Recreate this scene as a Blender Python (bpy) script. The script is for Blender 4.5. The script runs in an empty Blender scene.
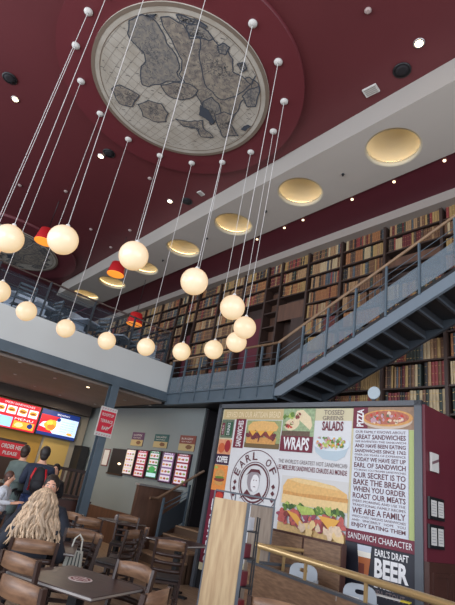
import bpy, bmesh, math, random
from mathutils import Vector, Matrix, noise
random.seed(7)
S = bpy.context.scene
C = S.collection
PI = math.pi
def R(d): return math.radians(d)

# ------------------------------------------------------------------ camera
CAMZ = 1.6
F_PX = 446.5
PITCH, ROLL, YAW = R(23.18), R(9.99), R(38.29)
fw = Vector((math.sin(YAW)*math.cos(PITCH), math.cos(YAW)*math.cos(PITCH), math.sin(PITCH)))
r0 = Vector((math.cos(YAW), -math.sin(YAW), 0)); u0 = r0.cross(fw)
rt = r0*math.cos(ROLL)+u0*math.sin(ROLL); up = -r0*math.sin(ROLL)+u0*math.cos(ROLL)
cam = bpy.data.cameras.new('camera'); camo = bpy.data.objects.new('camera', cam); C.objects.link(camo)
cam.sensor_width = 36; cam.sensor_fit = 'AUTO'; cam.lens = F_PX/605*36; cam.clip_start = .05; cam.clip_end = 200
camo.matrix_world = Matrix(((rt.x, up.x, -fw.x, 0), (rt.y, up.y, -fw.y, 0), (rt.z, up.z, -fw.z, CAMZ), (0, 0, 0, 1)))
S.camera = camo
# a surveying aid: where the sight line of a photo pixel meets a real plane of the room
def ray(x, y): return fw*F_PX + rt*(x-227.5) - up*(y-302.5)
def onz(x, y, z): d = ray(x, y); d = d*((z-CAMZ)/d.z); return Vector((d.x, d.y, z))
def ony(x, y, Y): d = ray(x, y); d = d*(Y/d.y); return Vector((d.x, Y, d.z+CAMZ))
def onx(x, y, X): d = ray(x, y); d = d*(X/d.x); return Vector((X, d.y, d.z+CAMZ))
def pix(v):
    d = Vector(v)-Vector((0, 0, CAMZ)); w = d.dot(fw)
    return (227.5+F_PX*d.dot(rt)/w, 302.5-F_PX*d.dot(up)/w) if w > .1 else (-999, -999)

# ------------------------------------------------------------------ world, window light, exposure
S.view_settings.view_transform = 'Standard'; S.view_settings.look = 'None'
S.view_settings.exposure = -0.15; S.view_settings.gamma = 1.0
try: S.view_settings.use_curve_mapping = False
except Exception: pass
S.cycles.max_bounces = 6; S.cycles.diffuse_bounces = 4; S.cycles.use_denoising = True
S.cycles.sample_clamp_indirect = 4
W = bpy.data.worlds.new('daylight'); S.world = W; W.use_nodes = True
bgn = W.node_tree.nodes['Background']; bgn.inputs[0].default_value = (.62, .74, 1, 1); bgn.inputs[1].default_value = .9
def area(name, loc, size, rot, power, col):
    l = bpy.data.lights.new(name, 'AREA'); l.shape = 'RECTANGLE'; l.size, l.size_y = size; l.energy = power; l.color = col
    o = bpy.data.objects.new(name, l); C.objects.link(o); o.location = loc; o.rotation_euler = rot; return o
# daylight through the tall windows behind and to the left of the photographer
area('window_light', (2.0, -5.7, 3.8), (11, 5.6), (R(90), 0, 0), 760, (.86, .92, 1))
area('window_light', (-6.6, 3.5, 3.8), (15, 5.6), (R(90), 0, R(-90)), 1500, (.86, .92, 1))
area('window_light', (-6.6, 15.5, 6.2), (8, 3.2), (R(90), 0, R(-90)), 700, (.86, .92, 1))
def point(name, loc, power, col, rad=.06):
    l = bpy.data.lights.new(name, 'POINT'); l.energy = power; l.color = col; l.shadow_soft_size = rad
    o = bpy.data.objects.new(name, l); C.objects.link(o); o.location = loc; return o

# ------------------------------------------------------------------ materials
def srgb(c):
    return tuple(((v/255)/12.92 if v/255 <= .04045 else ((v/255+.055)/1.055)**2.4) for v in c)
_mc = {}
def mat(name, col, rough=.6, metal=0, emit=0, ecol=None, var=.0, scale=8, stretch=(1, 1, 1), alpha=1, col2=None, trans=0, bump=0):
    if name in _mc: return _mc[name]
    m = bpy.data.materials.new(name); m.use_nodes = True; nt = m.node_tree; b = nt.nodes['Principled BSDF']
    c = srgb(col)+(1,)
    b.inputs['Base Color'].default_value = c; b.inputs['Roughness'].default_value = rough; b.inputs['Metallic'].default_value = metal
    if var or col2:
        tc = nt.nodes.new('ShaderNodeTexCoord'); mp = nt.nodes.new('ShaderNodeMapping'); mp.inputs['Scale'].default_value = stretch
        nz = nt.nodes.new('ShaderNodeTexNoise'); nz.inputs['Scale'].default_value = scale; nz.inputs['Detail'].default_value = 5
        rp = nt.nodes.new('ShaderNodeValToRGB')
        c2 = srgb(col2)+(1,) if col2 else tuple(min(1, v*(1+var)) for v in c[:3])+(1,)
        c1 = c if col2 else tuple(v*(1-var) for v in c[:3])+(1,)
        rp.color_ramp.elements[0].position = .35; rp.color_ramp.elements[1].position = .65
        rp.color_ramp.elements[0].color = c1; rp.color_ramp.elements[1].color = c2
        nt.links.new(tc.outputs['Object'], mp.inputs[0]); nt.links.new(mp.outputs[0], nz.inputs['Vector'])
        nt.links.new(nz.outputs['Fac'], rp.inputs[0]); nt.links.new(rp.outputs[0], b.inputs['Base Color'])
        if bump:
            bp = nt.nodes.new('ShaderNodeBump'); bp.inputs['Strength'].default_value = bump
            nt.links.new(nz.outputs['Fac'], bp.inputs['Height']); nt.links.new(bp.outputs[0], b.inputs['Normal'])
    if emit:
        b.inputs['Emission Color'].default_value = srgb(ecol or col)+(1,); b.inputs['Emission Strength'].default_value = emit
    if alpha < 1: b.inputs['Alpha'].default_value = alpha
    if trans: b.inputs['Transmission Weight'].default_value = trans
    _mc[name] = m; return m

M = dict(
 ceil=mat('burgundy_paint', (98, 42, 46), .55, var=.05, scale=.6),
 ring=mat('burgundy_ring', (104, 42, 48), .5),
 soff=mat('plaster', (186, 179, 170), .8, var=.03, scale=.7),
 white=mat('white_paint', (205, 202, 196), .7),
 steel=mat('grey_blue_steel', (84, 98, 108), .45, var=.08, scale=3),
 steel_d=mat('dark_steel', (44, 50, 56), .5),
 perf=mat('perforated_sheet', (122, 136, 146), .5, alpha=.52),
 glass=mat('tinted_glass', (70, 84, 96), .1, alpha=.13),
 hand=mat('handrail_wood', (138, 110, 84), .45, var=.12, scale=10),
 black=mat('black_paint', (22, 21, 24), .5), dark=mat('dark_void', (26, 22, 26), .8),
 shelf=mat('dark_bookcase_wood', (58, 42, 36), .5, var=.15, scale=6, stretch=(1, 1, .2)),
 panelw=mat('walnut_panel', (92, 64, 50), .5, var=.18, scale=9, stretch=(1, 1, .15)),
 floor=mat('floor_boards', (160, 134, 110), .45, col2=(124, 100, 82), scale=5, stretch=(6, .6, 1)),
 greyw=mat('grey_wall_paint', (126, 133, 132), .75, var=.02, scale=1),
 under=mat('brown_plaster', (140, 126, 116), .8, var=.05, scale=2),
 yellow=mat('yellow_wall', (168, 128, 52), .6, var=.12, scale=2),
 walnut=mat('chair_dark_wood', (52, 34, 28), .4, var=.15, scale=14, stretch=(1, 1, .3)),
 tan=mat('chair_tan_wood', (142, 108, 82), .45, col2=(104, 76, 58), scale=11, stretch=(.4, 3, 3)),
 seat=mat('seat_vinyl', (38, 30, 30), .4),
 tabtop=mat('table_laminate', (82, 62, 58), .35, col2=(58, 44, 42), scale=9, stretch=(.5, 7, 1)),
 alu=mat('aluminium_edge', (176, 172, 168), .3, .6),
 brass=mat('brass', (190, 160, 112), .3, .45), oak=mat('oak_laminate', (190, 164, 126), .5, col2=(168, 138, 102), scale=7, stretch=(5, 5, .5)),
 oakg=mat('grey_oak_shaded', (140, 124, 108), .55, col2=(122, 106, 92), scale=7, stretch=(5, 5, .5)),  # greyish wood, the shadow on the board mixed into this tone
 foak=mat('partition_oak', (138, 108, 84), .45, col2=(108, 82, 64), scale=6, stretch=(1.2, 1.2, 6)),
 plast=mat('grey_plastic', (168, 174, 180), .4), burg=mat('burgundy_panel', (96, 32, 44), .5, var=.06, scale=2),
 wain=mat('dark_wainscot', (70, 40, 32), .5, var=.12, scale=5, stretch=(1, 1, .2)),
 frame=mat('grey_frame', (78, 82, 88), .4), red=mat('red', (200, 32, 44), .5),
 skin=mat('skin', (214, 160, 132), .5), cord=mat('white_cord', (215, 212, 208), .5),
)

# ------------------------------------------------------------------ builders
class MB:
    def __init__(s): s.bm = bmesh.new(); s.mats = []; s.mi = 0; s.T = Matrix.Identity(4)
    def m(s, mt):
        if mt not in s.mats: s.mats.append(mt)
        s.mi = s.mats.index(mt); return s
    def v(s, p): return s.bm.verts.new(s.T @ Vector(p))
    def f(s, vs, smooth=False):
        try:
            f = s.bm.faces.new(vs); f.material_index = s.mi; f.smooth = smooth; return f
        except ValueError: return None
    def box(s, a, b):
        x0, x1 = sorted((a[0], b[0])); y0, y1 = sorted((a[1], b[1])); z0, z1 = sorted((a[2], b[2]))
        v = [s.v(p) for p in ((x0, y0, z0), (x1, y0, z0), (x1, y1, z0), (x0, y1, z0), (x0, y0, z1), (x1, y0, z1), (x1, y1, z1), (x0, y1, z1))]
        for q in ((3, 2, 1, 0), (4, 5, 6, 7), (0, 1, 5, 4), (1, 2, 6, 5), (2, 3, 7, 6), (3, 0, 4, 7)): s.f([v[i] for i in q])
        return s
    def cb(s, c, d): return s.box([c[i]-d[i]/2 for i in range(3)], [c[i]+d[i]/2 for i in range(3)])
    def bar(s, p, q, w, h, upv=(0, 0, 1)):
        p, q = Vector(p), Vector(q); d = (q-p).normalized(); u = Vector(upv); x = d.cross(u)
        if x.length < 1e-4: x = d.cross(Vector((1, 0, 0)))
        x.normalize(); u = x.cross(d)
        v = [s.v(c+x*a*w/2+u*b*h/2) for c in (p, q) for a, b in ((-1, -1), (1, -1), (1, 1), (-1, 1))]
        for i in ((3, 2, 1, 0), (4, 5, 6, 7), (0, 1, 5, 4), (1, 2, 6, 5), (2, 3, 7, 6), (3, 0, 4, 7)): s.f([v[k] for k in i])
        return s
    def tube(s, pts, r, n=8, cap=True):
        pts = [Vector(p) for p in pts]; rings = []
        for i, p in enumerate(pts):
            d = (pts[min(i+1, len(pts)-1)]-pts[max(i-1, 0)]).normalized()
            a = d.cross(Vector((0, 0, 1)));
            if a.length < 1e-3: a = d.cross(Vector((0, 1, 0)))
            a.normalize(); b = d.cross(a); rr = r[i] if isinstance(r, (list, tuple)) else r
            rings.append([s.v(p+(a*math.cos(2*PI*k/n)+b*math.sin(2*PI*k/n))*rr) for k in range(n)])
        for i in range(len(rings)-1):
            for k in range(n): s.f([rings[i][k], rings[i+1][k], rings[i+1][(k+1) % n], rings[i][(k+1) % n]][::-1], True)
        if cap: s.f(rings[0]); s.f(rings[-1][::-1])
        return s
    def lathe(s, prof, c=(0, 0, 0), n=32, capb=True, capt=True):
        rings = [[s.v((c[0]+r*math.cos(2*PI*k/n), c[1]+r*math.sin(2*PI*k/n), c[2]+z)) for k in range(n)] for r, z in prof]
        for i in range(len(rings)-1):
            for k in range(n): s.f([rings[i][k], rings[i][(k+1) % n], rings[i+1][(k+1) % n], rings[i+1][k]], True)
        if capb: s.f(rings[0][::-1])
        if capt: s.f(rings[-1])
        return s
    def ell(s, c, r, n=16, jit=0):
        c = Vector(c); k2 = n//2
        rings = []
        for i in range(1, k2):
            t = PI*i/k2
            rings.append([s.v(c+Vector((r[0]*math.sin(t)*math.cos(2*PI*k/n), r[1]*math.sin(t)*math.sin(2*PI*k/n), r[2]*math.cos(t)))*(1+random.uniform(-jit, jit))) for k in range(n)])
        t0 = s.v(c+Vector((0, 0, r[2]))); t1 = s.v(c-Vector((0, 0, r[2])))
        for k in range(n):
            s.f([t0, rings[0][k], rings[0][(k+1) % n]], True); s.f([t1, rings[-1][(k+1) % n], rings[-1][k]], True)
            for i in range(len(rings)-1): s.f([rings[i][k], rings[i+1][k], rings[i+1][(k+1) % n], rings[i][(k+1) % n]], True)
        return s
    def poly(s, pts): return s.f([s.v(p) for p in pts]) and s
    # prints: flat shapes in the local x-z plane, facing -y, e = how far in front
    def pq(s, x0, z0, x1, z1, e): s.f([s.v(p) for p in ((x0, -e, z0), (x1, -e, z0), (x1, -e, z1), (x0, -e, z1))]); return s
    def pp(s, pts, e): s.f([s.v((x, -e, z)) for x, z in pts]); return s
    def pe(s, cx, cz, rx, rz, e, n=20, jit=0, rot=0):
        pts = []
        for k in range(n):
            a = 2*PI*k/n; q = 1+random.uniform(-jit, jit); x = rx*q*math.cos(a); z = rz*q*math.sin(a)
            pts.append((cx+x*math.cos(rot)-z*math.sin(rot), cz+x*math.sin(rot)+z*math.cos(rot)))
        return s.pp(pts, e)
    def pring(s, cx, cz, r0, r1, e, n=40, q=1):
        for k in range(n):
            a, b = 2*PI*k/n, 2*PI*(k+1)/n
            s.pp([(cx+r0*math.cos(a), cz+r0*q*math.sin(a)), (cx+r1*math.cos(a), cz+r1*q*math.sin(a)), (cx+r1*math.cos(b), cz+r1*q*math.sin(b)), (cx+r0*math.cos(b), cz+r0*q*math.sin(b))], e)
        return s
    def build(s, name, mt=None, parent=None, loc=None, rotz=0, bevel=0):
        if mt is not None and not s.mats: s.mats = [mt]
        me = bpy.data.meshes.new(name); s.bm.to_mesh(me); s.bm.free()
        for q in s.mats: me.materials.append(q)
        o = bpy.data.objects.new(name, me); C.objects.link(o)
        if parent: o.parent = parent
        if loc: o.location = loc
        if rotz: o.rotation_euler.z = rotz
        if bevel:
            b = o.modifiers.new('bevel', 'BEVEL'); b.width = bevel; b.segments = 2; b.limit_method = 'ANGLE'
        return o
def tag(o, label=None, cat=None, group=None, kind=None):
    if label: o['label'] = label
    if cat: o['category'] = cat
    if group: o['group'] = group
    if kind: o['kind'] = kind
    return o
def thing(name, loc=(0, 0, 0), rotz=0, label=None, cat=None, group=None):
    o = bpy.data.objects.new(name, None); C.objects.link(o); o.location = loc; o.rotation_euler = (0, 0, rotz); o.empty_display_size = .1
    return tag(o, label, cat, group)
def struct(o): o['kind'] = 'structure'; return o
def dup(root, loc=None, rotz=None, label=None, group=None):
    r = root.copy(); C.objects.link(r)
    if loc is not None: r.location = loc
    if rotz is not None: r.rotation_euler = (0, 0, rotz)
    if label: r['label'] = label
    if group: r['group'] = group
    for ch in list(root.children):
        c = ch.copy(); C.objects.link(c); c.parent = r
        for g in ch.children:
            d = g.copy(); C.objects.link(d); d.parent = c
    return r
def text_into(mb, txt, x0, z0, x1, z1, e, rot=0, bold=0.0, skew=0):
    """lettering fitted to a box of the local x-z plane"""
    cu = bpy.data.curves.new('lettering', 'FONT'); cu.body = txt; cu.offset = bold; cu.resolution_u = 2
    o = bpy.data.objects.new('lettering', cu); C.objects.link(o)
    dg = bpy.context.evaluated_depsgraph_get(); me = bpy.data.meshes.new_from_object(o.evaluated_get(dg))
    if len(me.vertices):
        xs = [v.co.x for v in me.vertices]; ys = [v.co.y for v in me.vertices]
        ax, bx, ay, by = min(xs), max(xs), min(ys), max(ys)
        vs = []
        for v in me.vertices:
            a = (v.co.x-ax)/(bx-ax or 1); b = (v.co.y-ay)/(by-ay or 1)
            if rot == 90: a, b = 1-b, a
            vs.append(mb.v((x0+(x1-x0)*a+skew*b, -e, z0+(z1-z0)*b)))
        for p in me.polygons: mb.f([vs[i] for i in p.vertices])
    C.objects.unlink(o); bpy.data.objects.remove(o); bpy.data.curves.remove(cu); bpy.data.meshes.remove(me)

# ================================================================== ROOM
XG, XB, YF = 6.42, 8.0, 10.0          # gallery edge, bookcase front, mezzanine edge
HC, HS = 8.7, 8.1                     # burgundy ceiling, dropped soffit
YE = 21.0
struct(MB().box((-7, -6, -.1), (8.7, YE, 0)).build('floor', M['floor']))
struct(MB().box((-7, -6, HC), (8.7, YE, HC+.15)).build('ceiling', M['ceil']))
struct(MB().box((-7, YE, 0), (8.7, YE+.15, HC)).build('wall_far', mat('blue_grey_wall', (70, 74, 84), .8)))
struct(MB().box((8.45, -6, 0), (8.7, YE, HC)).build('wall_right', M['dark']))
b = MB(); 
b.box((-7, -6, 0), (8.45, -5.85, 1)); b.box((-7, -6, 6.6), (8.45, -5.85, HC))
for x in (-7, -3.6, -.8, 2.0, 4.8, 8.05): b.box((x, -6, 1), (x+.4, -5.85, 6.6))
struct(b.build('wall_back', M['white']))
b = MB(); b.box((-7, -5.85, 0), (-6.85, YE, 1)); b.box((-7, -5.85, 6.6), (-6.85, YE, HC))
for y in (-5.85, -1.5, 3, 7.5, 11): b.box((-7, y, 1), (-6.85, y+.4, 6.6))
b.box((-7, 11, 1), (-6.85, YE, 4.6))
struct(b.build('wall_left', M['white']))
for k in range(5):
    x = (-3.6, -.8, 2.0, 4.8, 8.05)[k]; xp = (-6.6, -3.2, -.4, 2.4, 5.2)[k]
    w = MB(); w.box((xp, -5.96, 1), (x, -5.9, 1.06)); w.box((xp, -5.96, 3.7), (x, -5.9, 3.76)); w.box((xp, -5.96, 6.54), (x, -5.9, 6.6))
    w.box(((x+xp)/2-.03, -5.96, 1), ((x+xp)/2+.03, -5.9, 6.6)); struct(w.build('window_%d' % (k+1), M['steel_d']))

# dropped white soffit with round cove-lit recesses
LR = .52; LX = 6.03; LY = [1.22, 3.46, 5.72, 7.97, 10.2, 12.45, 14.65, 16.85]
b = MB().m(M['soff']); y0, y1 = -6, 18.2
def soff_quad(x0, ya, x1, yb, z): b.f([b.v(p) for p in ((x0, ya, z), (x0, yb, z), (x1, yb, z), (x1, ya, z))])
hw = .62; prev = y0
for ly in LY:
    soff_quad(5.3, prev, 6.8, ly-hw, HS); prev = ly+hw
    soff_quad(5.3, ly-hw, LX-hw, ly+hw, HS); soff_quad(LX+hw, ly-hw, 6.8, ly+hw, HS)
    n = 48; sq = []; ci = []
    for k in range(n):
        a = 2*PI*k/n; c, s_ = math.cos(a), math.sin(a); q = hw/max(abs(c), abs(s_))
        sq.append(b.v((LX+c*q, ly+s_*q, HS))); ci.append(b.v((LX+c*LR, ly+s_*LR, HS)))
    for k in range(n): b.f([sq[k], ci[k], ci[(k+1) % n], sq[(k+1) % n]])
soff_quad(5.3, prev, 6.8, y1, HS)
b.m(mat('soffit_face', (172, 166, 158), .7)); b.f([b.v(p) for p in ((5.3, y0, HS), (5.38, y0, HC), (5.38, y1, HC), (5.3, y1, HS))][::-1])
b.m(M['soff']); b.f([b.v(p) for p in ((5.3, y1, HS), (6.8, y1, HS), (6.8, y1, HC), (5.38, y1, HC))])
b.f([b.v(p) for p in ((6.8, y0, HS), (6.8, y1, HS), (6.8, y1, HC), (6.8, y0, HC))][::-1])
struct(b.build('trim_1'))
struct(MB().box((6.8, -6, HS+.03), (7.8, YE, HS+.1)).build('trim_2', mat('burgundy_strip', (92, 30, 44), .6)))
struct(MB().box((7.8, -6, 7.9), (8.45, YE, HS+.1)).build('trim_3', mat('bulkhead_paint', (152, 142, 134), .8)))
# ceiling roundels
cream = mat('cove_plaster', (200, 190, 166), .8)
led = mat('warm_led', (255, 205, 120), .5, emit=4.6, ecol=(255, 230, 176))
def roundel(ly):
    t = thing('ceiling_light', (LX, ly, HS))
    prof = [(LR, 0), (LR-.03, 0), (LR-.03, .09)]
    MB().lathe([(LR+.0, .0), (LR-.035, .0), (LR-.035, .1), (LR, .1), (LR, 0)], n=48, capb=False, capt=False).build('rim', cream, t)
    MB().lathe([(LR, .1), (LR+.06, .1), (LR+.06, .24), (LR*.6, .29), (.02, .3)], n=48, capb=False).build('dome', cream, t)
    b = MB(); n = 48
    for k in range(n):
        a, c = 2*PI*k/n, 2*PI*(k+1)/n
        b.bar(((LR+.02)*math.cos(a), (LR+.02)*math.sin(a), .13), ((LR+.02)*math.cos(c), (LR+.02)*math.sin(c), .13), .02, .025)
    b.build('light_strip', led, t); return t
names = ['partly off the right edge', 'largest in view, nearest the right edge', 'second largest, above the top of the bookcases', 'third from the right, behind pendant cords', 'fourth from the right, near a white vent', 'fifth from the right, behind a globe', 'sixth from the right, under a red shade', 'farthest left, low over the terrace rail']
first = None
for i, ly in enumerate(LY):
    lab = 'round glowing recess in the white soffit, '+names[i]
    if first is None: first = roundel(ly); o = first; tag(o, lab, 'ceiling light', 'round cove lights in the soffit')
    else: dup(first, (LX, ly, HS), 0, lab)

# ------------------------------------------------------------------ map medallions
RC = (2.742, 6.068)
def map_disc(cx, cy, label, detail):
    t = thing('ceiling_medallion', (cx, cy, HC), 0, label, 'ceiling decoration', 'ceiling map medallions')
    MB().lathe([(2.38, 0), (2.38, -.1)], n=72, capb=False).build('raised_ring', M['ring'], t)
    m = bpy.data.materials.get('antique_map')
    if not m:
        m = mat('antique_map', (190, 184, 172), .8, col2=(168, 160, 146), scale=2.2)
        rim = mat('map_rim', (120, 106, 92), .7)
    b = MB().m(m); b.lathe([(1.73, -.1), (1.73, -.125)], n=72, capb=False); b.m(rim)
    for r0_, r1_ in ((1.66, 1.73), (1.56, 1.575)):
        n = 72
        for k in range(n):
            a, c = 2*PI*k/n, 2*PI*(k+1)/n
            b.f([b.v((r*math.cos(q), r*math.sin(q), -.129)) for r, q in ((r0_, a), (r1_, a), (r1_, c), (r0_, c))][::-1])
    # graticule: thin ink lines
    ink = mat('map_ink', (132, 126, 118), .8); b.m(ink)
    for k in range(-9, 10):
        x = k*.17; h = math.sqrt(max(0, 1.56**2-x*x)); pts = []
        for j in range(13):
            yy = -h+2*h*j/12; pts.append((x*(1-.18*((yy/1.6)**2)), yy))
        for (xa, ya), (xb, yb) in zip(pts, pts[1:]):
            b.f([b.v((xa-.003, ya, -.128)), b.v((xb-.003, yb, -.128)), b.v((xb+.003, yb, -.128)), b.v((xa+.003, ya, -.128))])
            b.f([b.v((ya, xa-.003, -.128)), b.v((ya, xa+.003, -.128)), b.v((yb, xb+.003, -.128)), b.v((yb, xb-.003, -.128))])
    if detail: map_art(b)
    b.build('map_panel', None, t)
    return t
land = mat('map_land', (158, 148, 132), .85, col2=(118, 110, 104), scale=11)
land2 = mat('map_land_shaded', (146, 138, 126), .85, col2=(116, 114, 112), scale=14)
coast = mat('map_coast', (66, 72, 82), .85)
def Z(ox, oy, pts, s=3.9565): return [(ox+x/s, oy+y/s) for x, y in pts]
lands = [
 (land2, Z(100, 0, [(105, 68), (125, 50), (165, 52), (205, 68), (232, 95), (245, 130), (262, 165), (285, 195), (305, 225), (312, 255), (306, 285), (325, 318), (300, 325), (265, 320), (235, 332), (190, 340), (165, 330), (158, 290), (165, 262), (180, 245), (172, 205), (150, 182), (125, 160), (108, 130)])),
 (land, Z(100, 0, [(235, 65), (275, 60), (300, 85), (330, 95), (345, 125), (352, 150), (400, 150), (440, 175), (470, 200), (480, 240), (520, 290), (560, 310), (590, 300), (640, 330), (700, 330), (740, 345), (700, 375), (600, 380), (560, 400), (540, 450), (500, 480), (455, 470), (430, 440), (400, 410), (385, 375), (360, 350), (335, 330), (318, 290), (325, 240), (305, 205), (290, 170), (268, 140), (250, 100)])),
 (land, Z(200, 0, [(0, 110), (40, 140), (75, 180), (110, 200), (130, 235), (130, 288), (165, 300), (205, 335), (150, 372), (100, 395), (60, 380), (20, 330), (0, 250)])),
 (land2, Z(100, 0, [(350, 100), (385, 95), (430, 118), (450, 150), (430, 160), (390, 145), (355, 140), (342, 120)])),
 (land2, Z(100, 0, [(300, 55), (340, 45), (375, 70), (370, 95), (335, 88), (310, 78)])),
 (land2, Z(100, 0, [(380, 10), (420, 20), (445, 45), (430, 60), (400, 48), (385, 30)])),
 (land2, Z(200, 0, [(165, 375), (200, 350), (235, 345), (250, 380), (215, 420), (185, 415)])),
 (land2, Z(200, 0, [(65, 180), (95, 172), (118, 190), (100, 215), (75, 205)])),
 (land2, Z(100, 0, [(405, 400), (440, 385), (470, 410), (480, 450), (440, 490), (410, 450)])),
 (land, Z(100, 0, [(240, 335), (290, 325), (340, 325), (385, 355), (370, 385), (320, 395), (270, 375)])),
 (land, Z(100, 0, [(155, 415), (190, 395), (240, 410), (268, 445), (262, 480), (215, 482), (170, 455)])),
 (land, Z(100, 0, [(45, 350), (75, 335), (110, 350), (155, 375), (130, 420), (80, 410)])),
 (land, Z(100, 0, [(300, 470), (345, 478), (405, 475), (410, 505), (450, 540), (400, 540), (385, 505), (330, 495)])),
 (land2, Z(200, 0, [(0, 20), (25, 30), (40, 70), (30, 85), (10, 60)])), (land2, Z(100, 0, [(170, 35), (200, 40), (225, 52), (205, 62), (180, 52)])), (land, Z(200, 0, [(60, 455), (95, 440), (140, 452), (120, 490), (150, 530), (95, 540), (70, 500)])), (land2, Z(200, 0, [(150, 250), (175, 245), (190, 268), (168, 285)])),
 (coast, Z(200, 0, [(205, 345), (232, 290), (236, 262), (222, 300), (212, 330)])),
 (coast, Z(200, 0, [(160, 505), (190, 490), (205, 498), (180, 515)])),
 (coast, Z(200, 0, [(0, 410), (30, 430), (55, 470), (50, 485), (20, 470), (0, 450)])),
]
def rough(pts, amp=.035):
    out = []
    for i in range(len(pts)):
        a, c = Vector(pts[i]), Vector(pts[(i+1) % len(pts)]); n = max(2, int((c-a).length/.07))
        for k in range(n):
            p = a.lerp(c, k/n); q = noise.noise(Vector((p.x*6, p.y*6, 0)))*amp*1.3; r = noise.noise(Vector((p.x*6, p.y*6, 9)))*amp*1.3
            out.append((p.x+q, p.y+r))
    return out
def map_art(b):
    for li, (mt, pxs) in enumerate(lands):
        w = []
        for p in pxs:
            v = onz(p[0], p[1], HC-.125); q = Vector((v.x-RC[0], v.y-RC[1]))
            if q.length > 1.54: q = q.normalized()*1.54
            w.append((q.x, q.y))
        w = rough(w); zl = -.129-.0008*li
        b.m(mt)
        from mathutils.geometry import tessellate_polygon
        vs = [b.v((x, y, zl)) for x, y in w]
        for tri in tessellate_polygon([[Vector((x, y, 0)) for x, y in w]]): b.f([vs[i] for i in tri])
        b.m(coast)
        for i in range(len(w)):
            a, c = Vector(w[i]), Vector(w[(i+1) % len(w)]); d = c-a
            if d.length < 1e-4: continue
            nn = Vector((-d.y, d.x)).normalized()*(.022 if mt is not coast else .006)
            b.f([b.v((p.x, p.y, zl-.0006)) for p in (a-nn*.5, a+nn*.5, c+nn*.5, c-nn*.5)])
        c0 = Vector((sum(p[0] for p in w)/len(w), sum(p[1] for p in w)/len(w)))
        if mt is coast: continue
        b.m(ink2)
        for k in range(int(len(w)*4.5)):                    # engraved rivers and place marks
            p = Vector(random.choice(w)).lerp(c0, random.uniform(.05, .9)); a = random.uniform(0, PI); L = random.uniform(.02, .08)
            d = Vector((math.cos(a), math.sin(a)))*L; nn = Vector((-d.y, d.x)).normalized()*.005
            b.f([b.v((q.x, q.y, zl-.0005)) for q in (p-nn, p+nn, p+d+nn, p+d-nn)])
    b.m(ink2)
    for k in range(120):                                    # sea names and ships' tracks
        a = random.uniform(0, 2*PI); r = math.sqrt(random.random())*1.5; p = Vector((r*math.cos(a), r*math.sin(a)))
        d = Vector((math.cos(2.6), math.sin(2.6)))*random.uniform(.02, .08); nn = Vector((-d.y, d.x)).normalized()*.006
        b.f([b.v((q.x, q.y, -.1287)) for q in (p-nn, p+nn, p+d+nn, p+d-nn)])
ink2 = mat('map_engraving', (92, 92, 94), .85)
md = map_disc(RC[0], RC[1], 'large round antique map mounted on the burgundy ceiling inside the ring of pendant cords', 1)
dup(md, (2.742, 16.75, HC), R(70), 'farther round map medallion on the ceiling beyond the terrace rail')
# ------------------------------------------------------------------ pendant globes on the ring
opal = bpy.data.materials.new('opal_glass'); opal.use_nodes = True
nb = opal.node_tree.nodes['Principled BSDF']; nb.inputs['Base Color'].default_value = (.42, .40, .36, 1); nb.inputs['Roughness'].default_value = .25
lw = opal.node_tree.nodes.new('ShaderNodeLayerWeight'); lw.inputs[0].default_value = .35
rp = opal.node_tree.nodes.new('ShaderNodeValToRGB'); rp.color_ramp.elements[0].color = (1, .74, .38, 1); rp.color_ramp.elements[1].color = (.80, .45, .17, 1)
tco = opal.node_tree.nodes.new('ShaderNodeTexCoord')
opal.node_tree.links.new(lw.outputs['Facing'], rp.inputs[0]); opal.node_tree.links.new(rp.outputs[0], nb.inputs['Emission Color'])
nb.inputs['Emission Strength'].default_value = .78
GLOBE = [(8.8, 238.6), (63, 239.8), (133.6, 255.8), (194.3, 281.5), (232.4, 307.4), (244.7, 327.6), (236.4, 342), (213.6, 349.6), (181.6, 351.6), (146, 347), (106.8, 340.8), (65.7, 328.4), (26.5, 311.2), (-1, 291.5)]
gdesc = ['large globe at the far left, before the second map', 'large globe covering one red shade', 'large globe right of the higher red shade', 'large globe before the middle of the bookcases', 'topmost of the tight cluster of three', 'right-hand one of the tight cluster of three', 'lowest of the tight cluster of three',
 'in the low row, just left of the cluster of three', 'in the low row, at the terrace fascia corner', 'at the right end of the white fascia', 'third along the white terrace fascia', 'second along the white terrace fascia', 'at the left end of the terrace fascia', 'cut by the left edge, below the far map']
glassm = MB().ell((0, 0, 0), (.175, .175, .175), 32); g0 = glassm.build('glass_globe', opal); C.objects.unlink(g0)
rose0 = MB().lathe([(.075, 0), (.075, -.02), (.05, -.045), (.012, -.05)], n=20, capt=False).build('ceiling_rose', M['white']); C.objects.unlink(rose0)
def pendant(rose, gl, label):
    t = thing('pendant_lamp', rose, 0, label, 'pendant lamp', 'globe pendants in a ring under the map')
    r = rose0.copy(); C.objects.link(r); r.parent = t
    d = Vector(gl)-Vector(rose); g = g0.copy(); C.objects.link(g); g.parent = t; g.location = d
    top = d+Vector((0, 0, .17))
    MB().tube([(0, 0, -.04), tuple(top)], .0048, 6).build('cord', M['cord'], t)
    MB().lathe([(.03, -.0), (.026, .03), (.008, .05)], tuple(top), n=16).build('lamp_cap', M['cord'], t)
ANG = [-163.1, -140.7, -114.8, -90.8, -68.0, -43.9, -21.2, 2.0, 24.4, 45.8, 67.6, 90.1, 113.6, 136.8]
for (px, py), a, d in zip(GLOBE, ANG, gdesc):
    g = onz(px, py, 4.0)
    rr = 2.017; rose = (RC[0]+rr*math.cos(R(a)), RC[1]+rr*math.sin(R(a)), HC-.1)
    pendant(rose, g, 'opal glass globe pendant, '+d)
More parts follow.
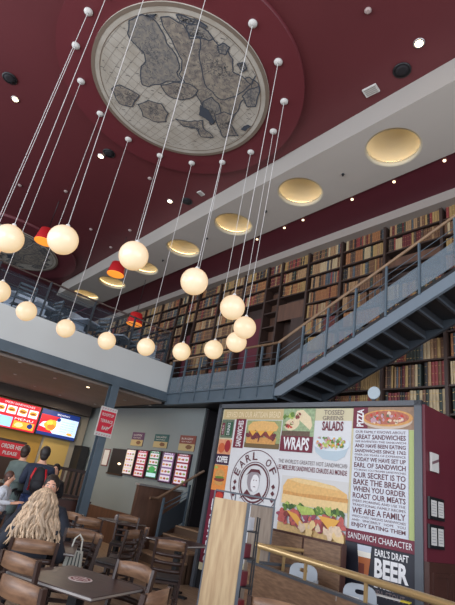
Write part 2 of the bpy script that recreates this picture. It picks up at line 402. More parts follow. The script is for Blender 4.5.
for a, d in ((159.5, 'its rose second from the top left of the map'), (-177.8, 'its rose topmost at the left of the map')):
    p = (RC[0]+2.017*math.cos(R(a)), RC[1]+2.017*math.sin(R(a))); pendant((p[0], p[1], HC-.1), (p[0], p[1], 4.0), 'globe pendant outside the left edge, '+d)
# red drum shades over the terrace
shr = mat('red_shade', (190, 34, 40), .6, emit=.18, ecol=(200, 30, 30)); shi = mat('glowing_diffuser', (255, 170, 70), .5, emit=1.1, ecol=(255, 150, 50))
def redshade():
    t = thing('pendant_lamp')
    MB().lathe([(.27, -.19), (.20, .19)], n=28, capb=False).build('drum_shade', shr, t)
    MB().lathe([(.262, -.2), (.262, -.18)], n=28).build('diffuser', shi, t)
    MB().tube([(0, 0, .18), (0, 0, .9)], .01, 6).build('cord', M['black'], t)
    return t
rs = None
for (px, py), d in (((46, 236), 'half hidden behind a large glass globe'), ((117, 269), 'above a round soffit light'), ((135.5, 319), 'lowest one, close over the terrace rail')):
    p = ony(px, py, 13.2 if py > 300 else 12.2)
    if rs is None: rs = redshade(); rs.location = p; tag(rs, 'red drum pendant shade '+d, 'pendant lamp', 'red drum shades over the terrace'); o = rs
    else: o = dup(rs, p, 0, 'red drum pendant shade '+d)
# cords of the shades reach up to the ceiling
for o in [q for q in C.objects if q.name.startswith('pendant_lamp') and q.get('group', '').startswith('red')]:
    for ch in o.children:
        if ch.name.startswith('cord'):
            ch.scale.z = 1; h = HC-o.location.z
            ch.data = ch.data.copy()
            for v in ch.data.vertices:
                if v.co.z > .5: v.co.z = h

# ------------------------------------------------------------------ ceiling fittings
dl = mat('downlight_lamp', (255, 238, 200), .5, emit=14, ecol=(255, 232, 190))
dls = mat('small_lamp', (255, 230, 190), .5, emit=2.5)
def downlight(p, lab, grp, r=.06, mt=dl, glow=6):
    t = thing('downlight', p, 0, lab, 'downlight', grp)
    t = MB().lathe([(r*1.5, 0), (r*1.5, -.012), (r*1.05, -.015)], n=20, capb=False).build('bezel', M['alu'], t)
    MB().lathe([(r, -.014), (r, -.018)], n=20).build('lamp', mt, t)
    if glow:
        l = bpy.data.lights.new('downlight_beam', 'SPOT'); l.energy = 60; l.color = (1, .88, .7); l.spot_size = R(80); l.spot_blend = .5; l.shadow_soft_size = .05
        lo = bpy.data.objects.new('downlight_beam', l); C.objects.link(lo); lo.location = (p[0], p[1], p[2]-.03)
for p, d in (((15.5, 99), 'left of the map medallion'), ((101, 156), 'below left of the map medallion'), ((170, 201), 'close to the white soffit, below the map'), ((419, 43), 'at the upper right beside a black speaker')):
    downlight(onz(p[0], p[1], HC), 'bright downlight in the burgundy ceiling '+d, 'bright ceiling downlights')
for p, d in (((402, 70), 'near the right-hand downlight'), ((10, 78), 'near the left-hand downlight'), ((109, 153), 'beside the downlight below the map'), ((187, 201), 'beside the downlight nearest the soffit')):
    q = onz(p[0], p[1], HC); t = thing('ceiling_speaker', q, 0, 'round black ceiling speaker '+d, 'speaker', 'ceiling speakers')
    MB().lathe([(.15, 0), (.15, -.02), (.125, -.025)], n=28, capb=False, capt=False).build('rim', M['black'], t)
    MB().lathe([(.125, -.018), (.06, -.03), (.0, -.03)], n=28, capt=False).build('grille', M['dark'], t)
for p, d in (((371, 90), 'beside the black speaker at the upper right'), ((201, 193), 'between map and soffit, diamond-shaped')):
    q = onz(p[0], p[1], HC); t = thing('ceiling_vent', q, R(96) if p[0] > 300 else R(8), 'small white square ceiling vent '+d, 'vent', 'white ceiling vents')
    s_ = .13 if p[0] > 300 else .09
    MB().box((-s_, -s_*.7, -.03), (s_, s_*.7, 0)).build('frame', M['white'], t)
    b = MB(); 
    for k in range(4): b.box((-s_*.8, -s_*.5+k*s_*.3, -.036), (s_*.8, -s_*.5+k*s_*.3+.02, -.03))
    b.build('slat', M['alu'], t)
for p, d in (((368, 10), 'ring-shaped, near the top edge'), ((66, 191), 'below the left-hand globe cords'), ((111, 247), 'beside the white soffit'), ((91, 229), 'between two globe cords'), ((130, 230), 'above the third large globe'), ((150, 178), 'below the map edge'), ((20, 185), 'over the far medallion')):
    q = onz(p[0], p[1], HC); t = thing('smoke_detector', q, 0, 'small pale detector on the burgundy ceiling, '+d, 'smoke detector', 'ceiling detectors')
    MB().lathe([(.05, 0), (.055, -.02), (.03, -.045)], n=18).build('housing', mat('detector_plastic', (170, 150, 145), .5), t)
for p, d in (((352, 199), 'second from the right'), ((394, 181.5), 'nearest the stair side'), ((445, 161), 'at the right edge'), ((285, 228), 'left of the cords'), ((306, 222), 'in the middle'), ((257, 239), 'leftmost')):
    q = onz(p[0], p[1], HS+.03); t = thing('downlight', (6.92, q.y, HS+.03), 0, 'tiny spotlight in the dark burgundy strip above the bookcases, '+d, 'downlight', 'tiny spots above the bookcases')
    MB().lathe([(.03, 0), (.03, -.02)], n=14).build('lamp', dls, t)
for p, d in (((266, 211), 'between the two middle cove lights'), ((343, 174), 'between the two largest cove lights'), ((207, 238), 'left of the middle cove light'), ((163, 260), 'beside a small cove light')):
    q = onz(p[0], p[1], HS); t = thing('sprinkler', q, 0, 'tiny dark sprinkler in the white soffit '+d, 'sprinkler', 'sprinklers in the soffit')
    MB().lathe([(.03, 0), (.03, -.012)], n=14).build('escutcheon', M['steel_d'], t); MB().lathe([(.012, -.01), (.02, -.05)], n=10).build('nozzle', M['black'], t)

# ================================================================== BOOKCASES
rows = [3.0, 3.53, 4.05, 4.57, 5.09, 5.55, 5.98, 6.40, 6.79, 7.20, 7.60, 8.02]
divs = [-.4, .9, 2.15, 3.43, 4.72, 5.89, 6.93, 7.88, 8.42, 9.42, 10.55, 11.7, 12.3, 12.85, 14.0, 15.2, 16.4, 17.6, 18.8, 20.0, 20.9]
def bay_kind(i):
    y0, y1 = divs[i], divs[i+1]
    if abs(y0-6.93) < .01: return 'panel'
    if abs(y0-7.88) < .01: return 'empty'
    if abs(y0-8.42) < .01: return 'opening'
    if abs(y0-11.7) < .01: return 'opening'
    if abs(y0-3.43) < .01: return 'gap'
    return 'books'
book_cols = [('brown', (120, 82, 58)), ('tan', (172, 134, 94)), ('pale cream', (200, 176, 136)), ('dark brown', (80, 60, 50)), ('burgundy', (104, 36, 38)), ('dark green', (52, 62, 54)), ('orange-brown', (160, 102, 62)), ('grey-blue', (78, 88, 98)), ('red', (146, 54, 54)), ('ochre', (180, 144, 90)), ('black', (36, 32, 34))]
def spine_mat(n, c):
    m = mat('book_'+n.replace(' ', '_'), tuple(int(v*.82+8) for v in c), .6, var=.22, scale=18, stretch=(1, 1, .3)); return m
bm_ = [spine_mat(n, c) for n, c in book_cols]
gilt = mat('gilt_bands', (190, 156, 92), .4); pages = mat('book_pages', (196, 180, 150), .8)
def book_geo(mb, y0, th, z0, h, x=0, d=.22, ci=0, lean=0):
    mb.m(bm_[ci]); yb = y0+th
    # slightly rounded spine towards -x
    ys = [y0, y0+th*.2, y0+th*.5, y0+th*.8, yb]; xs = [x+.012, x+.004, x, x+.004, x+.012]
    lo = [mb.v((xs[k], ys[k], z0)) for k in range(5)]; hi = [mb.v((xs[k], ys[k], z0+h)) for k in range(5)]
    for k in range(4): mb.f([lo[k+1], lo[k], hi[k], hi[k+1]])
    b0, b1, t0, t1 = mb.v((x+d, y0, z0)), mb.v((x+d, yb, z0)), mb.v((x+d, y0, z0+h)), mb.v((x+d, yb, z0+h))
    mb.f([b0, b1, t1, t0]); mb.f([lo[0], b0, t0, hi[0]]); mb.f([b1, lo[4], hi[4], t1])
    mb.m(pages); mb.f(hi+[t1, t0]); mb.f((lo+[b1, b0])[::-1])
    mb.m(gilt)
    for q in (.14, .5, .82):
        zz = z0+h*q; mb.f([mb.v((x-.002, ys[3], zz)), mb.v((x-.002, ys[1], zz)), mb.v((x-.002, ys[1], zz+.012)), mb.v((x-.002, ys[3], zz+.012))])
def stair_bottom(y, inner=False): return 4.20+(4.64-y)*.485
allbooks = []
bayn = 0
for i in range(len(divs)-1):
    y0, y1 = divs[i], divs[i+1]; kd = bay_kind(i); ym = (y0+y1)/2
    t = thing('bookcase', (XB, ym, 3.0)); wd = (y1-y0)/2; grp = 'tall dark bookcase bays along the right wall'
    low = 0.0
    MB().box((-.02, -wd, low-0), (.4, -wd+.06, 5.1)).build('upright', M['shelf'], t)
    MB().box((.3, -wd, 0), (.42, wd, 5.1)).build('back_panel', M['shelf'], t)
    for k, z in enumerate(rows):
        if kd == 'opening' and k > 0 and z < 6.5: continue
        if kd == 'panel' and z < 6.5 and z > 4.0: continue
        h = .032 if k < len(rows)-1 else .06
        MB().box((.0, -wd+.07, z-3.0-h), (.3, wd, z-3.0)).build('shelf_board', M['shelf'], t)
    if kd == 'panel':
        MB().box((.0, -wd+.07, 3.06), (.03, wd, 3.54)).build('wood_panel', M['panelw'], t)
        MB().box((.0, -wd+.07, .6), (.28, -wd+.45, 3.06)).build('side_cupboard', M['shelf'], t)
    if kd == 'opening':
        MB().box((.2, -wd+.07, .55), (.29, wd, 3.4)).build('burgundy_curtain', mat('burgundy_drape', (92, 30, 44), .7), t)
    if kd == 'gap':
        MB().box((.1, -wd+.07, 3.75), (.14, wd, 4.05)).build('inner_panel', M['panelw'], t)
    if kd == 'empty':
        MB().box((.28, -wd+.07, .55), (.3, wd, 4.1)).build('inner_panel', M['panelw'], t)
    lab = {'books': 'tall bay of dark bookcase packed with old leather-bound books', 'panel': 'bookcase bay with a plain brown wood panel and dark recess beneath',
           'empty': 'narrow bookcase bay with bare empty shelves', 'opening': 'bookcase bay with a burgundy doorway opening below its books', 'gap': 'bookcase bay by the upper stair with bare dark shelves in the middle'}[kd]
    if kd == 'opening': lab = ('bookcase bay with burgundy doorway opening beside the bare narrow shelves' if y0 < 9 else 'far bookcase bay with narrow burgundy opening near the terrace corner')
    tag(t, lab, 'bookcase', grp if kd == 'books' else None)
    for k in range(len(rows)-1):
        z0_ = rows[k]; hh = rows[k+1]-rows[k]-.032
        if kd == 'opening' and z0_ < 6.7: continue
        if kd == 'panel' and z0_ < 6.5: continue
        if kd == 'empty' and z0_ < 7.1: continue
        if kd == 'gap' and 6.3 < z0_ < 7.1: continue
        y = y0+.075
        while y < y1-.05:
            run = random.randint(3, 12); ci = random.choices(range(11), (10, 12, 4, 5, 4, 2, 9, 2, 1, 8, 2) if z0_ > 5.2 else (6, 4, 3, 5, 7, 4, 3, 3, 8, 3, 4))[0]
            th = random.uniform(.036, .07); h = hh*random.uniform(.84, .97)
            for q in range(run):
                if y+th > y1-.005: y = y1; break
                allbooks.append((y, th*.94, z0_, h*random.uniform(.98, 1.0), XB+.03+random.uniform(0, .012), ci if random.random() < .62 else random.randrange(11), k, i))
                y += th
            if random.random() < .1: y += random.uniform(.02, .1)
def vis(bk):
    y, th, z0_, h, x, ci, k, i = bk
    px, py = pix((x, y+th/2, z0_+h/2))
    if not (2 < px < 453 and 2 < py < 600): return False
    s_ = XG/x; ys, zs = y*s_, 1.6+(z0_+h/2-1.6)*s_
    if ys < 6.17:
        bt = stair_bottom(ys); s2 = 7.42/x
        inner = stair_bottom(y*s2)
        if zs < bt+.65 and 1.6+(z0_+h/2-1.6)*s2 > inner-.1: return False
        if zs < 3.35: return False
    else:
        if zs < 4.25: return False
    if ys > 9.8: return False
    return True
cand = sorted([bk for bk in allbooks if vis(bk)], key=lambda q: q[0]**2+(q[2]-1.6)**2)[:300]
cs = set(id(q) for q in cand)
sb = MB()
for bk in allbooks:
    if id(bk) not in cs: book_geo(sb, bk[0], bk[1], bk[2], bk[3], bk[4], .2, bk[5])
tag(sb.build('books'), 'rows of old leather-bound books filling the rest of the bookcase wall', 'books', kind='stuff')
vcache = {}
lvl = ['bottom', 'bottom', 'first', 'second', 'third', 'fourth', 'fifth', 'sixth', 'seventh', 'eighth', 'top']
for bk in cand:
    y, th, z0_, h, x, ci, k, i = bk; key = (ci, round(th, 2), round(h, 1))
    if key not in vcache:
        b = MB(); book_geo(b, 0, 1, 0, 1, 0, .2, ci); o = b.build('book'); vcache[key] = o; C.objects.unlink(o)
    o = vcache[key].copy(); C.objects.link(o); o.location = (x, y, z0_); o.scale = (1, th, h)
    where = 'below the staircase' if z0_ < 5.2 and y < 5.2 else ('in the topmost row' if k == 10 else 'above the stair handrail')
    tag(o, '%s old book, %s shelf of the bookcase, %s' % (book_cols[ci][0], {10: 'highest', 9: 'second highest', 8: 'third highest', 7: 'fourth highest', 6: 'fifth highest', 5: 'middle', 4: 'high', 3: 'upper', 2: 'lower', 1: 'lowest visible', 0: 'lowest'}[k], where), 'book', 'old books nearest the stairs')

# ================================================================== GALLERY AND STAIR
t = thing('gallery_walkway', (XG, 8, 3.5), 0, 'grey steel gallery walkway running along the bookcases at first-floor level', 'walkway')
MB().box((0, -1.83, .0), (.12, 2.0, .28)).build('edge_beam', M['steel'], t)
MB().box((.12, -1.83, .05), (1.58, 12.9, .2)).build('deck', M['steel_d'], t)
MB().box((-.04, -1.83, .27), (.0, 2.0, .3)).build('flange', M['steel'], t)
# balustrade of gallery
def balus(name, pts, label, posts, parent_lab):
    pass
t = thing('balustrade', (XG, 6.17, 3.78), 0, 'level balustrade of the gallery with wooden handrail and grey sheet panels', 'balustrade')
H0 = .9
MB().tube([(-.02, 0, H0), (-.02, 3.8, H0)], .028).build('handrail', M['hand'], t)
ys = [0, .47, .98, 1.5, 2.05, 2.6, 3.2, 3.78]
for y in ys: MB().box((-.03, y-.015, -.22), (.015, y+.015, H0-.02)).build('post', M['steel'], t)
for z in (.56, .7): MB().tube([(0, 0, z), (0, 3.8, z)], .006, 6).build('rail', M['steel'], t)
for a, c in zip(ys, ys[1:]): MB().box((0, a+.02, 0), (.012, c-.02, .43)).build('sheet_panel', M['perf'], t)
MB().tube([(1.3, 0, .55), (1.3, 3.9, .55)], .03).build('wall_rail', M['hand'], t)
# staircase
SL = .472
ST0 = (6.17, 3.70)
def ztop(y): return 3.74+(6.17-y)*SL
yend = .2
t = thing('staircase', (XG, 6.17, 3.5), 0, 'steel staircase climbing to the right in front of the bookcases', 'staircase')
def ly(y): return y-6.17
def sprism(b, pts, x0, x1):
    lo = [b.v((x0, ly(y), z-3.5)) for y, z in pts]; hi = [b.v((x1, ly(y), z-3.5)) for y, z in pts]; n = len(pts)
    b.f(lo); b.f(hi[::-1])
    for k in range(n): b.f([lo[(k+1) % n], lo[k], hi[k], hi[(k+1) % n]])
    return b
outer = [(6.17, 3.5), (6.17, 3.76), (yend, ztop(yend)), (yend, ztop(yend)-.26), (5.98, 3.55), (5.9, 3.5)]
outer2 = [(6.17, 3.56), (6.17, 3.70), (yend, ztop(yend)-.06), (yend, ztop(yend)-.26), (5.98, 3.56)]
sprism(MB(), outer2, 0, .06).build('stringer', mat('stringer_paint', (110, 122, 132), .45), t)
sprism(MB(), outer, 1.0, 1.06).build('stringer', M['steel_d'], t)
sprism(MB(), [(6.17, 3.70), (6.17, 3.76), (yend, ztop(yend)), (yend, ztop(yend)-.06)], -.0, .05).build('stringer_cap', M['black'], t)
y = 6.1; z = 3.6; n = 0
while y > .4:
    b = MB(); b.box((.06, ly(y)-.33, z-3.5+.10), (1.0, ly(y), z-3.5+.13)); b.box((.06, ly(y)-.02, z-3.5-.03), (1.0, ly(y), z-3.5+.13))
    b.build('tread', mat('tread_underside', (36, 38, 42), .6), t)
    MB().box((.06, ly(y)-.03, z-3.5-.06), (1.0, ly(y)+.015, z-3.5-.015)).build('tread_nosing', mat('nosing_steel', (66, 72, 78), .5), t)
    y -= .315; z += .315*SL; n += 1
MB().box((1.0, ly(6.17), 0), (1.58, ly(5.6), .2)).build('landing', M['steel_d'], t)
t = thing('balustrade', (XG, 6.17, 3.78), 0, 'sloping stair balustrade with wooden handrail, thin rods and grey sheet panels', 'balustrade')
def rz(y): return (6.17-y)*SL
MB().tube([(-.02, 0, H0), (-.02, ly(yend), H0+rz(yend))], .028).build('handrail', M['hand'], t)
py_ = [5.5, 4.92, 4.34, 3.74, 3.12, 2.5, 1.9, 1.3, .7, .2]
py_ = [5.56, 4.64, 4.26-.0, 3.74, 3.16, 2.6, 2.0, 1.4, .8, .2]
py_ = [5.55, 4.97, 4.37, 3.76, 3.16, 2.56, 1.96, 1.36, .76, .2]
for y in py_: MB().box((-.03, ly(y)-.015, rz(y)-.1), (.015, ly(y)+.015, rz(y)+H0-.02)).build('post', M['steel'], t)
for z in (.56, .7): MB().tube([(0, 0, z), (0, ly(yend), z+rz(yend))], .006, 6).build('rail', M['steel'], t)
pl = [6.17]+py_
for a, c in zip(pl, pl[1:]):
    b = MB()
    v = [b.v((.012*s_, ly(q), rz(q)+zz)) for s_ in (0, 1) for q, zz in ((a-.02, .02), (c+.02, .02), (c+.02, .45), (a-.02, .45))]
    for q in ((0, 1, 2, 3), (7, 6, 5, 4), (0, 4, 5, 1), (3, 2, 6, 7)): b.f([v[k] for k in q])
    b.build('sheet_panel', M['perf'], t)

# ================================================================== MEZZANINE TERRACE
fz0, fz1 = 3.82, 4.55
struct(MB().box((-6.85, YF, fz0), (XG, YF+.15, fz1)).build('trim_4', mat('cream_fascia', (206, 209, 206), .75)))
struct(MB().box((-6.85, YF+.15, 3.53), (XG, YE, 3.75)).build('trim_5', M['under']))
struct(MB().box((-6.85, YF+.15, 3.75), (XG, YE, 4.35)).build('trim_6', mat('terrace_floor', (70, 66, 66), .6)))
t = thing('steel_beam', (0, YF, 3.58), 0, 'grey steel beam under the cream terrace fascia', 'beam')
MB().box((-6.85, -.04, 0), (XG+.02, .0, .24)).build('web', M['steel'], t)
MB().box((-6.85, -.12, 0), (XG+.02, .14, .03)).build('flange', M['steel'], t)
MB().box((-6.85, -.02, .2), (XG+.02, .14, .24)).build('flange', M['steel'], t)
t = thing('column', (4.90, YF-.02, 0), R(0), 'grey steel column carrying the terrace beam, red and white sign on it', 'column')
MB().box((-.095, -.09, 0), (.095, -.065, 3.58)).build('flange', M['steel'], t); MB().box((-.095, .065, 0), (.095, .09, 3.58)).build('flange', M['steel'], t)
MB().box((-.02, -.065, 0), (.02, .065, 3.58)).build('web', M['steel'], t)
# terrace balustrade
t = thing('balustrade', (0, YF+.1, 4.55), 0, 'terrace balustrade with thin dark handrail and smoky glass above the cream fascia', 'balustrade')
MB().tube([(-6.8, 0, .9), (6.2, 0, .9)], .025).build('handrail', M['walnut'], t)
MB().tube([(6.2, 0, .9), (6.2, 3.5, .9)], .025).build('handrail', M['walnut'], t)
x = 6.2
while x > -2:
    MB().box((x-.018, -.03, -.02), (x+.018, .03, .9)).build('post', M['steel_d'], t); x -= 1.15
for yy in (1.1, 2.2, 3.3): MB().box((6.18, yy-.02, -.02), (6.22, yy+.02, .9)).build('post', M['steel_d'], t)
for z in (.25, .5, .72): MB().tube([(-6.8, 0, z), (6.2, 0, z)], .008, 6).build('rail', M['steel_d'], t)
MB().box((-2, .02, 0), (6.18, .03, .8)).build('glass_panel', M['glass'], t)
MB().box((6.19, .03, 0), (6.2, 3.4, .8)).build('glass_panel', M['glass'], t)

# ================================================================== CHAIRS AND TABLES
def make_chair():
    t = thing('dining_chair')
    w = .20
    for s_ in (-1, 1):
        MB().bar((s_*w, -.19, 0), (s_*w, -.20, .46), .032, .036, (0, 1, 0)).bar((s_*w, -.20, .45), (s_*(w+.012), -.26, .93), .03, .036, (0, 1, 0)).build('leg', M['walnut'], t)
        MB().bar((s_*(w-.01), .18, 0), (s_*w, .18, .45), .036, .036, (0, 1, 0)).build('leg', M['walnut'], t)
        MB().bar((s_*w, -.19, .2), (s_*w, .18, .2), .02, .026).build('stretcher', M['walnut'], t)
    MB().bar((-w, .18, .27), (w, .18, .27), .02, .026).build('stretcher', M['walnut'], t)
    MB().bar((-w, -.19, .27), (w, -.19, .27), .02, .026).build('stretcher', M['walnut'], t)
    MB().box((-w-.01, -.2, .415), (w+.01, .2, .445)).build('seat_frame', M['walnut'], t)
    MB().box((-w-.015, -.19, .445), (w+.015, .22, .48)).build('seat', M['seat'], t, bevel=.012)
    def slat(zc, h, y0, mt, name, hump=0):
        b = MB(); n = 10; cols = []
        for k in range(n+1):
            u = -1+2*k/n; x = u*(w+.0); y = y0-.05*(1-u*u); zt = h/2+hump*(1-u*u)
            cols.append([b.v((x, y-.009, zc-h/2)), b.v((x, y+.009, zc-h/2)), b.v((x, y+.009, zc+zt)), b.v((x, y-.009, zc+zt))])
        for a, c in zip(cols, cols[1:]):
            for k in range(4): b.f([a[k], a[(k+1) % 4], c[(k+1) % 4], c[k]], k % 2 == 1)
        b.f(cols[0][::-1]); b.f(cols[-1]); b.build(name, mt, t)
    slat(.875, .10, -.25, M['tan'], 'top_rail', .018)
    for z in (.76, .665, .57): slat(z, .045, -.20-(z-.45)*.12, M['walnut'], 'slat')
    return t
ch0 = make_chair(); used = [False]
def chair(px, py, face, label, group=None, z=.93, back=.25, s=1.0):
    """top rail centre seen at this pixel, at rail height; face = compass direction (deg from +Y towards +X) the sitter faces"""
    g = onz(px, py, z); f = Vector((math.sin(R(face)), math.cos(R(face)))); x, y = g.x+f.x*back, g.y+f.y*back
    if not used[0]: o = ch0; o.location = (x, y, 0); o.rotation_euler.z = -R(face); used[0] = True; tag(o, label, 'chair', group)
    else: o = dup(ch0, (x, y, 0), -R(face), label, group)
    if not group and 'group' in o: del o['group']
    return o
GC = 'ladder-back cafe chairs'
chair(23, 580, 72, 'tan-railed ladder-back chair at the near left corner of the round-logo table', GC)
chair(22, 555, 70, 'ladder-back chair standing just behind the blonde woman\'s chair', GC)
chair(36, 540, 25, 'ladder-back chair the blonde woman sits on', GC)
chair(136, 565, 255, 'ladder-back chair pushed in at the far right side of the near table', GC)
chair(157, 590, 330, 'ladder-back chair at the bottom edge, right of the near table', GC)
chair(172, 541, 33, 'ladder-back chair standing alone with its back to the viewer, left of the pale oak board', GC)
chair(90, 518, 30, 'ladder-back chair right of the seated man, with a tan top rail', GC)
chair(75, 513, 70, 'ladder-back chair beside the grey column, seen at an angle', GC)
chair(98, 536, 290, 'ladder-back chair seen side-on behind the white tote bag', GC)
chair(129, 516, 215, 'pale ladder-back chair behind the small table by the grey wall', GC)
chair(134, 530, 330, 'ladder-back chair right of the small table, nearest the dark wooden partition', GC)
chair(146, 528, 300, 'ladder-back chair against the dark wooden partition', GC)
chair(277, 601, 50, 'ladder-back chair, only its tan top rail showing, before the brown partition', GC)
def table(cx, cy, sx, sy, rot, label, z=.78, logo=True, group=None, name='cafe_table'):
    t = thing(name, (cx, cy, 0), rot, label, 'table', group)
    MB().box((-sx/2, -sy/2, z-.03), (sx/2, sy/2, z)).build('tabletop', M['tabtop'], t, bevel=.004)
    b = MB(); 
    for a in ((-sx/2, -sy/2, sx/2, -sy/2), (sx/2, -sy/2, sx/2, sy/2), (sx/2, sy/2, -sx/2, sy/2), (-sx/2, sy/2, -sx/2, -sy/2)):
        b.bar((a[0], a[1], z-.012), (a[2], a[3], z-.012), .008, .014)
    b.build('edge_strip', M['alu'], t)
    MB().box((-.045, -.045, .03), (.045, .045, z-.03)).build('pedestal', M['black'], t)
    b = MB(); b.box((-.3, -.035, 0), (.3, .035, .03)); b.box((-.035, -.3, 0), (.035, .3, .03)); b.build('foot', M['black'], t)
    MB().box((-.18, -.18, z-.05), (.18, .18, z-.03)).build('top_plate', M['black'], t)
    if logo:
        b = MB().m(mat('logo_white', (205, 190, 186), .5)); b.lathe([(.10, z+.0), (.10, z+.002)], n=32, capb=False); b.m(mat('logo_red', (120, 40, 44), .5))
        n = 32
        for k in range(n):
            if k % 8 in (0,): continue
            a, c = 2*PI*k/n, 2*PI*(k+1)/n
            b.f([b.v((r*math.cos(q), r*math.sin(q), z+.0035)) for r, q in ((.062, a), (.082, a), (.082, c), (.062, c))])
        for q in (-1, 1): b.box((-.045, q*.02-.008, z+.002), (.045, q*.02+.008, z+.0035))
        b.build('round_logo', None, t)
    return t
A_, B_, D_ = onz(9.7, 572, .78), onz(95.5, 600, .78), onz(145, 586, .78)
e1 = B_-A_; e2 = D_-B_; cc = A_+e1/2+e2/2
ang = math.atan2(e1.y, e1.x)
table(cc.x, cc.y, e1.length, e2.length*.96, ang, 'dark laminate cafe table in the near left corner with a round white logo')
g = onz(180, 541.5, .78); table(g.x, g.y, .85, .8, R(20), 'square dark table with white logo behind the lone ladder-back chair')
g = onz(122, 521, .78); t2 = table(g.x, g.y, .75, .7, R(10), 'small dark table with napkins near the grey wall', logo=False)
nb_ = thing('napkin_dispenser', (g.x-.1, g.y, .78), R(15), 'small grey napkin dispenser on the table by the grey wall', 'napkin dispenser')
MB().box((-.07, -.05, 0), (.07, .05, .09)).build('housing', mat('napkin_grey', (150, 140, 138), .5), nb_, bevel=.008); MB().box((-.05, -.035, .09), (.05, .035, .105)).build('napkins', M['white'], nb_)
g = onz(48, 520, .78); table(2.05, 5.75, 1.5, .75, R(-28), 'dark table between the blonde woman and the dark-haired man', logo=False)

# ================================================================== PEOPLE
def skin_mesh(name, verts, edges, rad, mt, parent, sub=2):
    me = bpy.data.meshes.new(name); me.from_pydata([Vector(v) for v in verts], edges, []); me.materials.append(mt)
    o = bpy.data.objects.new(name, me); C.objects.link(o)
    sk = o.modifiers.new('skin', 'SKIN'); sk.use_smooth_shade = True
    if not me.skin_vertices:
        bpy.context.view_layer.objects.active = o
    lay = me.skin_vertices[0].data if me.skin_vertices else None
    if lay is None:
        bm = bmesh.new(); bm.from_mesh(me); bm.verts.layers.skin.verify(); bm.to_mesh(me); bm.free(); lay = me.skin_vertices[0].data
    for i, r in enumerate(rad): lay[i].radius = (r, r) if not isinstance(r, tuple) else r; lay[i].use_root = (i == 0)
    s_ = o.modifiers.new('sub', 'SUBSURF'); s_.levels = sub; s_.render_levels = sub
    dg = bpy.context.evaluated_depsgraph_get(); new = bpy.data.meshes.new_from_object(o.evaluated_get(dg))
    o.modifiers.clear(); o.data = new; o.name = name
    if not new.materials: new.materials.append(mt)
    for p in new.polygons: p.use_smooth = True
    o.parent = parent; return o
def person(loc, face, label, h=1.75, sit=False, jacket=(30, 32, 40), trousers=(34, 38, 52), hair=(40, 28, 22), longhair=False, arms='down', coat=False, look=0):
    k = h/1.75; t = thing('person', loc, -R(face), label, 'person')
    hip = .48 if sit else .92*k
    sh = hip+.50*k; hd = sh+.215*k
    f = 1 if sit else 0
    lean = .04 if sit else 0
    P = {}
    P['pel'] = (0, 0, hip); P['chest'] = (0, lean, hip+.32*k); P['neckb'] = (0, lean, sh+.02); P['neck'] = (0, lean+.01, sh+.10*k); P['head'] = (0, lean+.02, hd)
    body_v = [P['pel'], (0, lean*.5, hip+.17*k), P['chest'], P['neckb'], P['neck'], (0, lean+.02, hd-.03*k), (0, lean+.02, hd+.06*k)]
    body_e = [(0, 1), (1, 2), (2, 3), (3, 4), (4, 5), (5, 6)]; body_r = [(.15*k, .11*k), (.14*k, .10*k), (.16*k, .11*k), (.09*k, .07*k), .052*k, (.075*k, .09*k), (.068*k, .085*k)]
    jk_v, jk_e, jk_r = [], [], []
    def add(lv, le, lr, prev, p, r): lv.append(p); lr.append(r); le.append((prev, len(lv)-1)); return len(lv)-1
    armpts = {}
    for s_ in (-1, 1):
        shp = (s_*.18*k, lean, sh-.03)
        if arms == 'table': el = (s_*.34*k, lean+.12, sh-.28*k); wr = (s_*.16*k, lean+.36, sh-.27*k); hn = (s_*.12*k, lean+.43, sh-.27*k)
        elif arms == 'bent': el = (s_*.24*k, lean-.02, sh-.27*k); wr = (s_*.18*k, lean+.22, sh-.25*k); hn = (s_*.16*k, lean+.30, sh-.23*k)
        else: el = (s_*.25*k, lean-.02, sh-.29*k); wr = (s_*.26*k, lean+.06, sh-.54*k); hn = (s_*.26*k, lean+.08, sh-.62*k)
        armpts[s_] = (shp, el, wr, hn)
        a = add(body_v, body_e, body_r, 3, shp, .06*k); a = add(body_v, body_e, body_r, a, el, .042*k); a = add(body_v, body_e, body_r, a, wr, .028*k)
        hd_ = add(body_v, body_e, body_r, a, hn, (.036*k, .02*k))
        dv = (Vector(hn)-Vector(wr)).normalized(); sd = Vector((1, 0, 0))
        for j, (o_, L) in enumerate(((-.026, .07), (-.009, .08), (.009, .075), (.026, .06))):
            p0 = Vector(hn)+sd*o_*k+dv*.02; a1 = add(body_v, body_e, body_r, hd_, tuple(p0+dv*L*.5*k), .0095*k); add(body_v, body_e, body_r, a1, tuple(p0+dv*L*k+Vector((0, 0, -.015))), .008*k)
        th = Vector(wr).lerp(Vector(hn), .5)-sd*s_*.035*k; a1 = add(body_v, body_e, body_r, hd_, tuple(th+dv*.03), .011*k); add(body_v, body_e, body_r, a1, tuple(th+dv*.06-sd*s_*.01), .009*k)
        hp = (s_*.095*k, 0, hip-.02)
        if sit: kn = (s_*.12*k, .42*k, hip+.02); an = (s_*.12*k, .42*k, .09)
        else: kn = (s_*.10*k, .02, .49*k); an = (s_*.11*k, -.02, .08)
        a = add(body_v, body_e, body_r, 0, hp, .085*k); a = add(body_v, body_e, body_r, a, kn, .055*k); a = add(body_v, body_e, body_r, a, an, .036*k); add(body_v, body_e, body_r, a, (an[0], an[1]+.13*k, .035), (.04*k, .03*k))
    bd = skin_mesh('body', body_v, body_e, body_r, M['skin'], t)
    # face
    hc = Vector((0, lean+.02, hd+.02*k)); lk = Matrix.Rotation(R(look), 4, 'Z')
    b = MB().m(M['skin']); b.T = Matrix.Translation(hc) @ lk
    b.ell((0, 0, 0), (.075*k, .095*k, .115*k), 20); b.ell((0, .098*k, -.012*k), (.012*k, .02*k, .024*k), 8)
    for s_ in (-1, 1): b.ell((s_*.077*k, -.005, -.005), (.012*k, .02*k, .03*k), 8)
